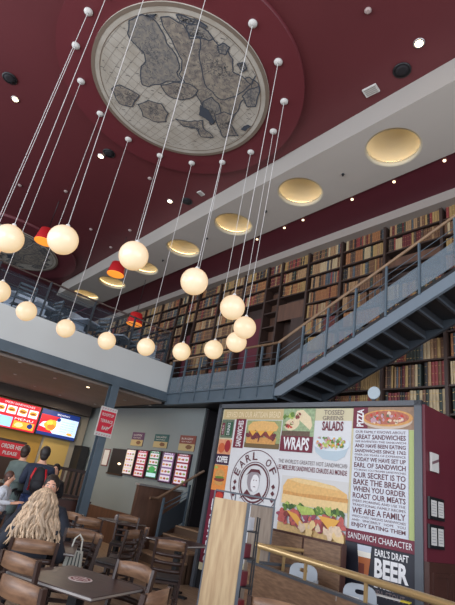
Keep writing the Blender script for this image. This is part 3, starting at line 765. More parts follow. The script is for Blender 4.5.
    b.m(mat('lips', (160, 84, 80), .5)); b.ell((0, .088*k, -.055*k), (.025*k, .01*k, .007*k), 8)
    b.m(M['white'])
    for s_ in (-1, 1): b.ell((s_*.032*k, .083*k, .012*k), (.014*k, .008*k, .007*k), 8)
    b.m(M['black'])
    for s_ in (-1, 1): b.ell((s_*.032*k, .089*k, .012*k), (.006*k, .005*k, .006*k), 8); b.box((s_*.032*k-.018*k, .084*k, .03*k), (s_*.032*k+.018*k, .092*k, .036*k))
    fo = b.build('head', None, None)
    # merge head into the one continuous body mesh
    bm = bmesh.new(); bm.from_mesh(bd.data); off = len(bd.data.materials)
    tmp = fo.data; n0 = len(bm.faces); bm.from_mesh(tmp); bm.faces.ensure_lookup_table()
    mm = list(bd.data.materials)
    for mt in tmp.materials:
        if mt not in mm: mm.append(mt); bd.data.materials.append(mt)
    for fi in range(n0, len(bm.faces)): bm.faces[fi].material_index = mm.index(tmp.materials[bm.faces[fi].material_index])
    bm.to_mesh(bd.data); bm.free(); bpy.data.objects.remove(fo)
    # clothing
    jm = mat('cloth_%d_%d_%d' % jacket, jacket, .8, var=.12, scale=12); tm = mat('cloth_%d_%d_%d' % trousers, trousers, .8, var=.1, scale=12)
    jv = [P['pel'], (0, lean*.5, hip+.17*k), P['chest'], (0, lean, sh), (0, lean, sh+.075)]; je = [(0, 1), (1, 2), (2, 3), (3, 4)]; jr = [(.2*k, .15*k), (.19*k, .145*k), (.215*k, .155*k), (.14*k, .11*k), (.088*k, .085*k)]
    if coat and not sit:
        a = add(jv, je, jr, 0, (0, 0, hip-.25*k), (.2*k, .15*k)); add(jv, je, jr, a, (0, 0, hip-.45*k), (.21*k, .16*k))
    for s_ in (-1, 1):
        shp, el, wr, hn = armpts[s_]
        a = add(jv, je, jr, 3, shp, .095*k); a = add(jv, je, jr, a, el, .07*k); add(jv, je, jr, a, tuple(Vector(wr).lerp(Vector(el), .08)), .043*k)
    skin_mesh('jacket', jv, je, jr, jm, t)
    tv = [(0, 0, hip+.06)]; te = []; tr = [(.15*k, .115*k)]
    for s_ in (-1, 1):
        hp = (s_*.095*k, 0, hip-.02)
        if sit: kn = (s_*.12*k, .42*k, hip+.02); an = (s_*.12*k, .42*k, .14)
        else: kn = (s_*.10*k, .02, .49*k); an = (s_*.11*k, -.02, .12)
        a = add(tv, te, tr, 0, hp, .105*k); a = add(tv, te, tr, a, kn, .07*k); add(tv, te, tr, a, an, .052*k)
    skin_mesh('trousers', tv, te, tr, tm, t)
    b = MB(); sm = mat('shoe', (28, 26, 28), .5)
    for s_ in (-1, 1):
        ax, ay = (s_*.12*k, .42*k) if sit else (s_*.11*k, -.02)
        b = MB(); b.ell((ax, ay+.06, .045), (.05, .14, .045), 14); b.build('shoe', sm, t)
    # hair
    hm = mat('hair_%d_%d_%d' % hair, hair, .55, col2=tuple(int(c*.68) for c in hair), scale=26, stretch=(3, 3, .4))
    hm2 = mat('hairlow_%d_%d_%d' % hair, tuple(int(c*.72) for c in hair), .55)
    b = MB().m(hm); b.T = Matrix.Translation(hc) @ lk
    b.ell((0, -.022*k, .025*k), ((.112*k, .118*k, .128*k) if longhair and sit else (.09*k, .104*k, .118*k)), 20)
    b.ell((0, -.05*k, -.03*k), (.075*k, .06*k, .09*k), 16)
    ho = b
    if longhair:
        random.seed(3)
        for j in range(90):
            a = R(-10+200*j/89)+PI; r1 = (.1 if sit else .078)*k; rr = r1*random.uniform(.8, 1.08)
            x, yv = rr*math.cos(a), rr*math.sin(a)-.02*k; L = random.uniform(.36, .48)*k; wv = random.uniform(0, 6)
            pts = [(x*.5, yv*.5, .12*k), (x*.9, yv*.9, .085*k)]
            for q in range(1, 9):
                u = q/8; sp = 1+1.5*u**1.2
                pts.append((x*sp+.022*math.sin(wv+u*11), yv*(1+.55*u)-.02*u+.01*math.cos(wv+u*8), .07*k-L*u))
            b.m(hm if random.random() < .7 else hm2)
            b.tube(pts, [.012, .02, .02, .022, .022, .021, .02, .018, .014, .005], 6)
    b.build('hair', hm, t)
    return t
def at_dist(px, py, D):
    d = ray(px, py); k_ = D/math.hypot(d.x, d.y); return Vector((d.x*k_, d.y*k_, d.z*k_+CAMZ))
def place(px, py, D, face, label, sit=False, **kw):
    """head centre seen at this pixel, at D metres"""
    g = at_dist(px, py, D); k_ = (g.z-.49)/.725 if sit else (g.z-.02)/1.635
    return person((g.x, g.y, 0), face, label, 1.75*k_, sit, **kw), k_
woman, kw_ = place(43, 503, 5.55, 20, 'seated person with long wavy blonde hair in a dark jacket, seen from behind', True, jacket=(34, 38, 48), trousers=(30, 32, 40), hair=(218, 186, 152), longhair=True, arms='table')
man, km_ = place(51, 487, 7.0, 205, 'seated dark-haired person facing the viewer behind the blonde woman', True, jacket=(27, 31, 42), trousers=(34, 34, 40), hair=(44, 32, 26), arms='table')
p1, k1 = place(25, 452, 11.2, 60, 'standing person in a long grey-green coat at the counter', jacket=(92, 106, 104), trousers=(40, 40, 46), hair=(62, 44, 36), arms='bent', coat=True, look=20)
p2, k2 = place(45, 454, 9.8, 20, 'standing person in navy clothes wearing a black and red backpack', jacket=(34, 42, 62), trousers=(36, 52, 92), hair=(50, 42, 40), arms='bent')
p3, k3 = place(56, 470, 10.4, 215, 'dark-haired person in black with arms folded beside the slatted balustrade', jacket=(26, 24, 28), trousers=(30, 28, 32), hair=(34, 24, 22), arms='bent')
p4, k4 = place(9, 477, 9.2, 120, 'child in a white and grey patterned top near the left edge', jacket=(196, 198, 204), trousers=(60, 62, 72), hair=(92, 56, 44), arms='bent')
print('heights', [round(v*1.75, 2) for v in (kw_, km_, k1, k2, k3, k4)])
bp_ = thing('backpack', (p2.location.x-.08, p2.location.y-.25, 1.22*k2), -R(20), 'black backpack with red straps worn by the navy-clad person', 'backpack')
bg_ = MB().ell((0, 0, 0), (.16, .11, .24), 18).build('bag', mat('backpack_black', (28, 28, 34), .7), bp_)
MB().ell((0, -.08, -.08), (.12, .05, .1), 14).build('front_pocket', mat('backpack_black', (28, 28, 34), .7), bg_)
for s_ in (-1, 1): MB().tube([(s_*.09, -.1, .2), (s_*.13, -.13, .05), (s_*.12, -.12, -.18)], .018, 6).build('red_strap', M['red'], bp_)
hb = thing('handbag', (p1.location.x+.3, p1.location.y-.22, .85), 0, 'small blue bag hanging beside the grey-green coat', 'bag')
MB().box((-.1, -.05, -.14), (.1, .05, .12)).build('bag_body', mat('navy_bag', (40, 58, 110), .6), hb, bevel=.03); MB().tube([(-.07, 0, .1), (-.05, 0, .25), (.05, 0, .25), (.07, 0, .1)], .008, 6).build('handle', M['black'], hb)
g = onz(73, 562, .62); tb = thing('tote_bag', (g.x, g.y, .48), R(-30), 'white striped tote bag on a chair behind the near table', 'bag')
b = MB(); b.T = Matrix.Identity(4)
v = [b.v(p) for p in ((-.12, -.05, 0), (.12, -.05, 0), (.12, .05, 0), (-.12, .05, 0), (-.085, -.02, .26), (.085, -.02, .26), (.085, .02, .26), (-.085, .02, .26))]
for q in ((3, 2, 1, 0), (0, 1, 5, 4), (1, 2, 6, 5), (2, 3, 7, 6), (3, 0, 4, 7)): b.f([v[i] for i in q])
b.build('bag_body', mat('tote_canvas', (206, 204, 192), .8), tb)
for s_ in (-1, 1): MB().tube([(-.06, s_*.02, .24), (-.045, s_*.02, .38), (0, s_*.02, .43), (.045, s_*.02, .38), (.06, s_*.02, .24)], .009, 6).build('handle', mat('tote_canvas', (206, 204, 192), .8), tb)
b = MB()
for x in (-.07, -.025, .02, .065): b.f([b.v(p) for p in ((x, -.0515, .01), (x+.018, -.0515, .01), (x*.75+.013, -.0225, .25), (x*.75, -.0225, .25))])
b.build('stripe', mat('tote_stripe', (90, 96, 92), .8), tb)
c10 = dup(ch0, (g.x+.02, g.y-.0, 0), R(150), 'dark ladder-back chair holding the white tote bag', GC)
g = onz(5, 512, .78)
tr_ = thing('serving_tray', (1.55, 6.05, .78), R(20), 'red and yellow tray on the table at the left edge', 'tray')
MB().box((-.2, -.14, 0), (.2, .14, .02)).build('tray_base', M['red'], tr_, bevel=.006); MB().box((-.15, -.1, .02), (.1, .08, .026)).build('paper_liner', mat('tray_paper', (226, 190, 60), .7), tr_)

# ================================================================== COUNTER AREA UNDER THE TERRACE
YS = 14.2
struct(MB().box((-6.85, YS+.12, 0), (5.15, YS+.3, 3.53)).build('wall_kitchen', M['yellow']))
struct(MB().box((5.15, YS+.05, 0), (6.42, YS+.3, 3.53)).build('wall_counter_end', mat('taupe_wall', (142, 134, 120), .8)))
struct(MB().box((5.2, YS+.04, 0), (6.02, YS+.06, 2.35)).build('trim_7', mat('pale_yellow_panel', (180, 150, 84), .6)))
for k, (x0, x1) in enumerate(((3.95, 4.75), (2.2, 2.9))):
    t = thing('kitchen_door', ((x0+x1)/2, YS+.1, 0), 0, 'dark kitchen door in the yellow wall, '+('right-hand, below the menu screens' if k == 0 else 'left-hand, by the red notice'), 'door')
    w = (x1-x0)/2; t = MB().box((-w, -.05, 0), (w, .019, 2.1)).build('door_leaf', mat('dark_brown_door', (54, 36, 28), .5), t); MB().box((w-.12, -.08, 1.0), (w-.08, -.05, 1.2)).build('handle', M['alu'], t)
struct(MB().box((-6.85, YS-.25, 3.2), (6.3, YS+.3, 3.53)).build('trim_8', mat('dark_bulkhead', (62, 54, 50), .8)))
def scr_emit(n, c, e=.85): return mat('screen_'+n, c, .4, emit=e, ecol=c)
def screen(u0, u1, z0, z1, label, kind):
    t = thing('menu_screen', (u0, YS-.1, z0), 0, label, 'menu screen', 'backlit menu screens over the counter'); w, h = u1-u0, z1-z0
    t = MB().box((0, 0, 0), (w, .06, h)).build('housing', M['black'], t)
    b = MB()
    if kind == 'red':
        b.m(scr_emit('red', (196, 24, 40))).pq(.02, .02, w-.02, h-.02, .003)
        b.m(scr_emit('white', (226, 226, 236)))
        text_into(b, 'FRESH SANDWICHES', w*.2, h*.86, w*.85, h*.93, .006)
        for k in range(4):
            x = w*(.05+k*.235); b.m(scr_emit('white', (226, 226, 236))).pq(x, h*.52, x+w*.2, h*.8, .006)
            b.m(scr_emit('gold', (226, 160, 50))).pe(x+w*.1, h*.67, w*.085, h*.08, .009, 14, .15); b.m(scr_emit('brown', (130, 60, 30))).pe(x+w*.1, h*.66, w*.07, h*.03, .011, 12, .2)
        b.m(scr_emit('sky', (150, 196, 240))).pq(w*.04, h*.07, w*.46, h*.42, .006)
        b.m(scr_emit('white', (226, 226, 236))); text_into(b, 'MENU', w*.5, h*.36, w*.9, h*.44, .006)
        b.m(scr_emit('gold', (226, 160, 50))).pq(w*.5, h*.08, w*.95, h*.33, .006); b.m(scr_emit('cream', (240, 222, 150))).pe(w*.62, h*.2, w*.09, h*.09, .009, 14, .15); b.m(scr_emit('blue', (24, 60, 140))).pe(w*.86, h*.22, w*.06, h*.09, .009, 12, .1)
    else:
        b.m(scr_emit('blue', (20, 44, 110))).pq(.02, .02, w-.02, h-.02, .003)
        b.m(scr_emit('pale', (184, 208, 240))).pq(.03, h*.14, w-.03, h*.78, .006)
        b.m(scr_emit('white', (226, 226, 236))); text_into(b, 'BREAKFAST', w*.4, h*.84, w*.72, h*.9, .006)
        b.m(scr_emit('red', (196, 24, 40))).pp([(.03, h*.78), (w*.5, h*.78), (w*.42, h*.62), (w*.1, h*.5), (.03, h*.3)], .008); b.pp([(.03, h*.14), (w*.4, h*.14), (w*.3, h*.26), (.03, h*.34)], .008)
        b.m(scr_emit('gold', (226, 160, 50))).pe(w*.3, h*.43, w*.15, h*.21, .010, 18, .12); b.m(scr_emit('orange', (214, 110, 40))).pe(w*.33, h*.36, w*.09, h*.1, .012, 14, .15); b.m(scr_emit('yellow', (240, 206, 70))).pe(w*.27, h*.5, w*.07, h*.08, .012, 12, .2)
        b.m(scr_emit('blue', (20, 44, 110))).pe(w*.47, h*.68, w*.05, h*.07, .012, 12)
        b.m(scr_emit('grey', (120, 140, 180)))
        for k in range(5): text_into(b, 'SPECIAL OFFER', w*.55, h*(.62-.09*k), w*.9, h*(.655-.09*k), .008)
        b.m(scr_emit('gold', (226, 160, 50))).pe(w*.82, h*.22, w*.08, h*.05, .010, 12, .15)
    b.build('display', None, t)
screen(4.82, 6.08, 2.38, 3.16, 'blue and white backlit menu screen, right-hand one over the counter', 'blue')
screen(3.46, 4.80, 2.36, 3.16, 'red backlit menu screen, middle one over the counter', 'red')
screen(2.10, 3.44, 2.36, 3.16, 'red backlit menu screen cut by the left edge', 'red')
# counter
t = thing('service_counter', (2.6, 12.0, 0), 0, 'dark wooden service counter under the menu screens', 'counter')
MB().box((-4, 0, 0), (1.9, .6, 1.05)).build('body', M['panelw'], t); MB().box((-4, -.05, 1.05), (1.95, .65, 1.1)).build('worktop', mat('worktop_grey', (120, 116, 112), .4), t)
p = ony(12, 450, 11.98)
t = thing('counter_sign', (p.x, 11.97, p.z), 0, 'red notice with white lettering hanging over the counter', 'sign')
MB().box((-.34, 0, -.17), (.34, .02, .17)).build('board', M['red'], t)
b = MB().m(M['white']); text_into(b, 'ORDER HERE', -.28, .02, .28, .12, .004, bold=.02); b.build('lettering', None, t); b = MB().m(M['white']); text_into(b, 'PLEASE', -.2, -.12, .14, -.04, .004, bold=.02); b.build('lettering', None, t)
for k, x in enumerate((3.0, 3.35, 4.2)):
    t = thing('coffee_machine' if k < 2 else 'beer_tap', (x, 12.35, 1.1), 0, ['dark coffee machine on the counter, left', 'dark coffee machine on the counter, beside the red notice', 'slim metal tap on the counter end'][k], ['coffee machine', 'coffee machine', 'tap'][k])
    if k < 2: MB().box((-.16, -.15, 0), (.16, .2, .42)).build('body', M['black'], t, bevel=.02); MB().box((-.12, -.2, .3), (.12, -.15, .38)).build('panel', M['alu'], t)
    else: MB().tube([(0, 0, 0), (0, 0, .3), (0, -.06, .36), (0, -.12, .32)], .02).build('spout', M['alu'], t); MB().box((-.05, -.05, 0), (.05, .05, .02)).build('base', M['black'], t)
# low slatted balustrade
t = thing('slatted_balustrade', (4.35, 11.2, 0), R(-4), 'dark wooden slatted balustrade behind the seated man', 'balustrade')
MB().box((-.1, -.04, 1.55), (1.15, .04, 1.62)).build('top_rail', M['walnut'], t); MB().box((-.1, -.03, .98), (1.15, .03, 1.04)).build('bottom_rail', M['walnut'], t)
for k in range(9): MB().box((.0+k*.13, -.015, 1.04), (.06+k*.13, .015, 1.55)).build('slat', mat('slat_brown', (96, 72, 58), .5), t)
MB().box((-.1, -.03, 0), (1.15, .03, .98)).build('kick_panel', M['panelw'], t)
t = thing('slatted_balustrade', (4.25, 10.35, 0), R(-4), 'solid dark wooden screen in front of the slatted balustrade', 'screen')
MB().box((0, -.03, 0), (.95, .03, .96)).build('panel', M['wain'], t); MB().box((-.02, -.04, .96), (.97, .04, 1.0)).build('cap', M['walnut'], t)
# downlights in the brown ceiling
k = 0
for p in ((75, 409), (88, 387), (20, 362), (55, 378), (15, 374), (125, 400), (150, 405), (35, 386), (60, 395), (110, 396), (95, 404)):
    q = onz(p[0], p[1], 3.53); lit = k < 2
    t = thing('downlight', q, 0, ('lit downlight in the brown ceiling above the menu screens' if k == 0 else 'second lit downlight in the brown ceiling, nearer the beam') if lit else 'tiny unlit downlight in the brown ceiling under the terrace', 'downlight', 'small downlights under the terrace')
    MB().lathe([(.04, 0), (.04, -.015)], n=14).build('lamp', dls if lit else M['alu'], t); k += 1
for x, y in ((3.2, 13), (5.3, 13.2), (5.2, 11.3), (2, 11.5)): area('counter_downlight', (x, y, 3.4), (.3, .3), (0, 0, 0), 26, (1, .86, .66))

# grey menu wall (slightly turned), x ~7.0 near to 6.4 far
wa, wb = Vector((7.0, 9.0)), Vector((6.4, 14.9)); wd_ = (wb-wa).normalized()
t_rot = math.atan2(-wd_.y, -wd_.x)
def wallpt(px, py):
    d = ray(px, py); n = Vector((wd_.y, -wd_.x)); k_ = n.dot(wa)/(n.x*d.x+n.y*d.y); p = d*k_; return (Vector((p.x, p.y))-wb).dot(-wd_), p.z+CAMZ
# local frame: x runs from the far end towards the near end, -y faces the room
wl = 5.95
o = MB().box((0, 0, .78), (wl, .12, 3.53)).build('wall_menu', M['greyw'], None, (wb.x, wb.y, 0), t_rot); struct(o)
o = MB().box((0, -.02, 0), (wl, .12, .78)).build('baseboard_menu', M['panelw'], None, (wb.x, wb.y, 0), t_rot); struct(o)
def on_wall(name, ml, mr, yt, yb, label, cat, grp=None):
    """ml, mr: left and right edge at half height; yt, yb: top and bottom row at the centre"""
    xm = (ml[0]+mr[0])/2; ym = (yt+yb)/2
    u0 = wallpt(*ml)[0]; u1 = wallpt(*mr)[0]; z1 = wallpt(xm+(ym-yt)*.22, yt)[1]; z0 = wallpt(xm-(yb-ym)*.22, yb)[1]
    u0, u1 = sorted((u0, u1)); pos = wb-wd_*u0
    return thing(name, (pos.x, pos.y, z0), t_rot, label, cat, grp), u1-u0, z1-z0
# pale door-ajar gap behind column
t, w, h = on_wall('notice', (103.2, 457), (109.3, 457.7), 449, 466, 'small framed white notice left of the menu boards', 'notice')
MB().box((0, -.02, 0), (w, 0, h)).build('frame', mat('notice_frame', (110, 60, 60), .5), t); b = MB().m(M['white']).pq(.03, .03, w-.03, h-.03, .022); b.build('sheet', None, t)
t, w, h = on_wall('serving_hatch', (111, 460), (125, 462.4), 449, 473.5, 'dark serving hatch opening left of the menu boards', 'hatch')
MB().box((0, -.03, 0), (w, -.002, h)).build('opening', M['black'], t); MB().box((-.03, -.05, -.04), (w+.03, 0, 0)).build('sill', M['walnut'], t)
MB().ell((w*.75, -.06, h*.4), (.05, .04, .03), 10).build('lamp', dls, t)
cols = [('multicoloured', (200, 190, 170)), ('dark red', (150, 30, 50)), ('green', (30, 110, 70)), ('purple-framed', (120, 90, 130)), ('burgundy', (120, 24, 46))]
def menu_board(ml, mr, yt, yb, i):
    t, w, h = on_wall('menu_board', ml, mr, yt, yb, '%s lit menu board, %s of the row of five' % (cols[i][0], ['leftmost', 'second from left', 'middle', 'fourth from left', 'rightmost'][i]), 'menu board', 'lit menu boards on the grey wall')
    t = MB().box((0, -.05, 0), (w, 0, h)).build('housing', mat('board_frame', (58, 28, 44), .5), t)
    b = MB(); e = .055; c = cols[i][1]
    b.m(scr_emit('b%d' % i, c, .55)).pq(.03, .03, w-.03, h-.03, e)
    rnd = random.Random(i)
    for k in range(4 if i != 2 else 3):
        z = h*(.80-.22*k)
        b.m(scr_emit('pl%d' % (i % 2), (206, 196, 206) if i != 4 else (200, 170, 190), .5)).pq(.06, z-h*.08, w-.06, z+h*.09, e+.003)
        for q in range(3): b.m(scr_emit('f%d' % (q), ((190, 140, 70), (150, 70, 50), (120, 140, 70))[q], .5)).pe(w*(.25+.25*q), z, w*.1, h*.035, e+.006, 10, .2)
    b.m(scr_emit('white', (226, 226, 236), .5)); text_into(b, ['SALAD', 'SNACKS', 'WRAPS', 'MEALS', 'DRINKS'][i], w*.2, h*.92, w*.8, h*.96, e+.003)
    if i == 2: b.m(scr_emit('leaf', (60, 150, 80), .5)).pe(w*.5, h*.32, w*.28, h*.12, e+.008, 16); b.m(scr_emit('ice', (190, 220, 226), .5)).pq(.05, .05, w-.05, h*.2, e+.004)
    b.build('display', None, t)
for i, q in enumerate((((125.8, 461), (135.3, 463), 449.3, 475), ((136.8, 463), (147.4, 464.5), 450.3, 477.8), ((148.8, 464.5), (160.2, 466), 450.8, 479), ((162, 466.5), (174.3, 469), 452.3, 483), ((176, 469), (190, 471.2), 453.8, 486))): menu_board(*q, i)
for i, q in enumerate((((132.3, 438.5), (143.8, 440), 432.5, 446), ((154.6, 441), (168.3, 442), 434.5, 447.8), ((179.8, 443), (195.4, 444.5), 435.8, 451))):
    t, w, h = on_wall('poster', *q, 'small square food poster above the menu boards, '+['left-hand with purple top', 'middle with green top', 'right-hand with red and blue top'][i], 'poster', 'posters above the menu boards')
    MB().box((0, -.02, 0), (w, 0, h)).build('board', mat('poster_%d' % i, ((84, 50, 84), (40, 84, 84), (120, 60, 50))[i], .6), t)
    b = MB().m(mat('poster_tan', (176, 156, 110), .6)).pq(.0, 0, w, h*.45, .022); b.m(mat('poster_food', (110, 74, 50), .6)).pe(w*.65, h*.25, w*.2, h*.14, .025, 14, .12)
    b.m(M['white']); text_into(b, ['COFFEE', 'SALADS', 'BURGERS'][i], w*.12, h*.72, w*.85, h*.85, .025); text_into(b, 'NEW TODAY', w*.15, h*.55, w*.8, h*.63, .025); b.build('print', None, t)
# dark back beyond the menu wall and under the gallery
struct(MB().box((7.05, 8.9, 0), (8.45, 9.05, 3.5)).build('wall_shade', M['dark']))  # near-black sheet painted in for the shade of the opening there
struct(MB().box((6.2, 13.7, 0), (6.45, 14.3, 2.3)).build('trim_9', M['black']))

# hanging sign on the column
p0, p1, p2_, p3_ = ony(102.5, 408, 9.8), ony(118, 410.5, 9.8), ony(96, 433, 9.8), ony(111, 437, 9.8)
sw, shh = .40, .52; cx_ = (p0.x+p1.x+p2_.x+p3_.x)/4; cz_ = (p0.z+p1.z+p2_.z+p3_.z)/4
t = thing('column_sign', (cx_, 9.83, cz_), 0, 'red and white sign hanging on the grey steel column', 'sign')
MB().box((-.21, 0, -.33), (.21, .02, .33)).build('board', M['white'], t)
b = MB().m(mat('sign_red', (206, 34, 58), .5)).pq(-.19, -.24, .19, .24, .003); b.m(M['white'])
text_into(b, 'ROOFTOP', -.15, .12, .15, .19, .006, bold=.02); text_into(b, 'TERRACE', -.16, -.02, .16, .05, .006, bold=.02); text_into(b, 'BAR', -.08, -.18, .08, -.1, .006, bold=.02)
b.pp([(.06, -.12), (.09, -.15), (.17, -.04), (.155, -.03), (.09, -.12), (.07, -.1)], .006)
b.m(mat('sign_stripe', (196, 140, 146), .5))
for z in (-.31, .27):
    for k in range(6): b.pp([(-.19+k*.065, z), (-.16+k*.065, z), (-.14+k*.065, z+.035), (-.17+k*.065, z+.035)], .004)
b.build('print', None, t)

# wooden partition, steps and their handrail
pa, pb = ony(139.5, 484, 9.3), ony(190, 492, 9.3)
t = thing('wood_partition', (pa.x, 9.3, 0), 0, 'dark walnut partition with pale ledge below the menu boards', 'partition')
L = pb.x-pa.x
MB().box((0, 0, 0), (L, .1, 1.52)).build('panel', M['panelw'], t); MB().box((-.02, -.06, 1.52), (L, .14, 1.56)).build('ledge', M['alu'], t)
t = thing('steps', (5.45, 7.5, 0), 0, 'short flight of timber-faced steps beside the big food billboard', 'steps')
tr1 = mat('step_oak', (140, 112, 88), .45, var=.15, scale=8, stretch=(1, 5, 1))
for k in range(5):
    MB().box((.0+.3*k, 0, 0), (.33+.3*k if k < 4 else 2.2, 1.35, .17*(k+1)-.03)).build('riser', mat('riser_oak', (84, 64, 50), .5), t); MB().box((-.02+.3*k, 0, .17*(k+1)-.03), (.33+.3*k if k < 4 else 2.2, 1.35, .17*(k+1))).build('tread', tr1, t)
a0, a1 = ony(150, 498, 8.85), ony(204, 471, 8.85)
t = thing('stair_railing', (a0.x, 8.85, 0), 0, 'short stair railing with wooden handrail and grey infill by the steps', 'railing')
MB().tube([(0, 0, a0.z-.0), (.2, 0, a0.z+.02), (a1.x-a0.x, 0, a1.z)], .03).build('handrail', mat('dark_handrail', (112, 86, 66), .5), t)
b0, b1, b2, b3 = [ony(x_, y_, 8.85) for x_, y_ in ((163, 503), (157, 535), (190, 485), (184, 523))]
def lx(v): return (v.x-a0.x, 0, v.z)
MB().bar((b0.x-a0.x, 0, a0.z+.05), (b0.x-a0.x, 0, .1), .05, .03, (0, 1, 0)).build('post', M['steel'], t); MB().bar((b2.x-a0.x, 0, b2.z), (b2.x-a0.x, 0, .4), .05, .03, (0, 1, 0)).build('post', M['steel'], t)
xa, xb = b0.x-a0.x, b2.x-a0.x; sl = (a1.z-a0.z)/(a1.x-a0.x)
b = MB(); zt = a0.z-.32; v = [b.v((x_, y_, z_)) for y_ in (-.01, .01) for x_, z_ in ((xa, zt-.42), (xb, zt-.42+sl*(xb-xa)), (xb, zt+sl*(xb-xa)+.08), (xa, zt))]
for q in ((0, 1, 2, 3), (7, 6, 5, 4), (0, 4, 5, 1), (3, 2, 6, 7), (0, 3, 7, 4), (1, 5, 6, 2)): b.f([v[i] for i in q])
b.build('infill_panel', M['steel_d'], t)
for dz in (.1, .2): MB().tube([(xa, 0, a0.z-dz), (xb, 0, a0.z-dz+sl*(xb-xa))], .012, 6).build('rail', M['steel'], t)

# ================================================================== BILLBOARD
BO = (6.13, 7.4, 0); BR = math.atan2(-.9975, .07)
BB = thing('billboard', BO, BR, 'huge grey-framed food billboard with sandwich pictures and a column of text', 'billboard')
BW, BH = 4.2, 3.36
b = MB(); b.box((-.02, 0, 0), (.06, .16, BH)); b.box((BW-.06, 0, 0), (BW+.05, .16, BH)); b.box((-.02, 0, BH-.08), (BW+.05, .16, BH)); b.build('frame', M['frame'], BB)
MB().box((.06, .06, 0), (BW-.06, .14, BH-.08)).build('back_panel', M['black'], BB)
E0 = -.055
def P(n, c, r=.5, v=0): return mat('print_'+n, c, r, var=v, scale=24)
paper = P('paper', (214, 214, 214)); cream_p = P('cream', (206, 196, 160)); bg = P('burgundy', (110, 24, 48)); dk = P('navy_black', (30, 30, 42)); wh = P('white', (228, 226, 226))
b = MB().m(cream_p).pq(.08, .3, BW-.08, BH-.1, E0); b.m(paper).pq(.42, .6, 3.1, 3.05, E0+.004); b.build('poster_sheet', None, BB)
rnd = random.Random(5)
def blobs(b, mats_, x0, z0, x1, z1, n, r, e):
    for k in range(n):
        b.m(rnd.choice(mats_)).pe(rnd.uniform(x0, x1), rnd.uniform(z0, z1), r*rnd.uniform(.5, 1.2), r*rnd.uniform(.4, 1), e+.0002*k, 9, .3, rnd.uniform(0, 3))
bun = P('bun', (204, 150, 84), v=.12); bun2 = P('bun_top', (222, 176, 108), v=.08); bunl = P('bun_light', (228, 196, 138), v=.06); meat = P('meat', (132, 58, 52), v=.2); meat2 = P('ham', (188, 92, 84), v=.15)
lf = P('lettuce', (96, 128, 52), v=.2); lf2 = P('lettuce_light', (168, 186, 92), v=.15); ch_ = P('cheese', (226, 168, 72)); chk = P('chicken', (222, 196, 166), v=.1); tm_ = P('tomato', (196, 60, 44), v=.1); olv = P('olive', (70, 60, 40))
# top band
b = MB().m(P('tan_band', (200, 176, 128))).pq(.12, 3.06, 1.68, 3.25, E0+.008); b.m(P('pale_letter', (226, 208, 168))); text_into(b, 'SERVED ON OUR ARTISAN BREAD', .2, 3.09, 1.62, 3.21, E0+.012, bold=.02); b.build('bread_banner', None, BB)
# drinks
b = MB().m(P('drinks_back', (96, 110, 90), v=.2)).pq(.1, 2.68, .45, 3.05, E0+.008); b.m(bg).pq(.12, 2.74, .2, 2.98, E0+.012); b.m(P('drinks_green', (40, 84, 60))).pq(.24, 2.72, .42, 3.0, E0+.012); b.m(wh); text_into(b, 'DRINKS', .28, 2.74, .36, 2.98, E0+.015, 90); text_into(b, 'COLD', .14, 2.76, .18, 2.94, E0+.015, 90); b.build('drinks_picture', None, BB)
b = MB().m(bg).pq(.5, 2.5, .77, 3.07, E0+.008); b.m(wh); text_into(b, 'SANDWICHES', .57, 2.53, .71, 3.03, E0+.012, 90, bold=.02); b.build('sandwiches_banner', None, BB)
# sandwich picture
b = MB().m(P('pic_green', (150, 160, 110), v=.15)).pq(.8, 2.52, 1.66, 3.04, E0+.008)
b.m(P('board_brown', (110, 90, 56))).pq(.8, 2.52, 1.66, 2.62, E0+.01)
b.m(bun).pp([(.84, 2.6), (1.56, 2.6), (1.58, 2.72), (.84, 2.72)], E0+.012); b.m(bun2).pp([(.86, 2.84), (1.56, 2.84), (1.6, 2.92), (1.5, 3.01), (1.2, 3.03), (.95, 3.01), (.85, 2.93)], E0+.012)
blobs(b, [meat, meat, P('beef', (104, 44, 54))], .86, 2.7, 1.56, 2.8, 34, .055, E0+.014); b.m(ch_); [b.pp([(x_, 2.84), (x_+.2, 2.84), (x_+.1, 2.74)], E0+.024) for x_ in (.9, 1.1, 1.32)]
b.build('sandwich_picture', None, BB)
# wraps
b = MB().m(P('pic_herb', (150, 170, 130), v=.2)).pq(1.68, 2.76, 2.38, 3.26, E0+.008); b.m(P('wrap_dark', (96, 78, 62), v=.2)).pq(1.68, 2.76, 2.3, 2.86, E0+.009)
b.m(P('tortilla', (226, 208, 170), v=.06)).pp([(1.95, 3.12), (2.1, 3.02), (2.3, 2.88), (2.34, 2.96), (2.3, 3.1), (2.12, 3.24), (1.98, 3.22)], E0+.012); b.pe(1.9, 2.98, .17, .11, E0+.011, 18, .04, .3)
blobs(b, [meat, tm_, lf, chk], 1.74, 2.92, 1.92, 3.0, 16, .035, E0+.014); blobs(b, [meat, tm_, lf, chk], 1.96, 3.1, 2.06, 3.18, 12, .035, E0+.014); blobs(b, [lf, lf2], 1.72, 3.1, 1.9, 3.22, 10, .05, E0+.013); b.build('wraps_picture', None, BB)
b = MB().m(bg).pq(1.68, 2.5, 2.38, 2.77, E0+.016); b.m(wh); text_into(b, 'WRAPS', 1.75, 2.53, 2.31, 2.75, E0+.02, bold=.03); b.build('wraps_banner', None, BB)
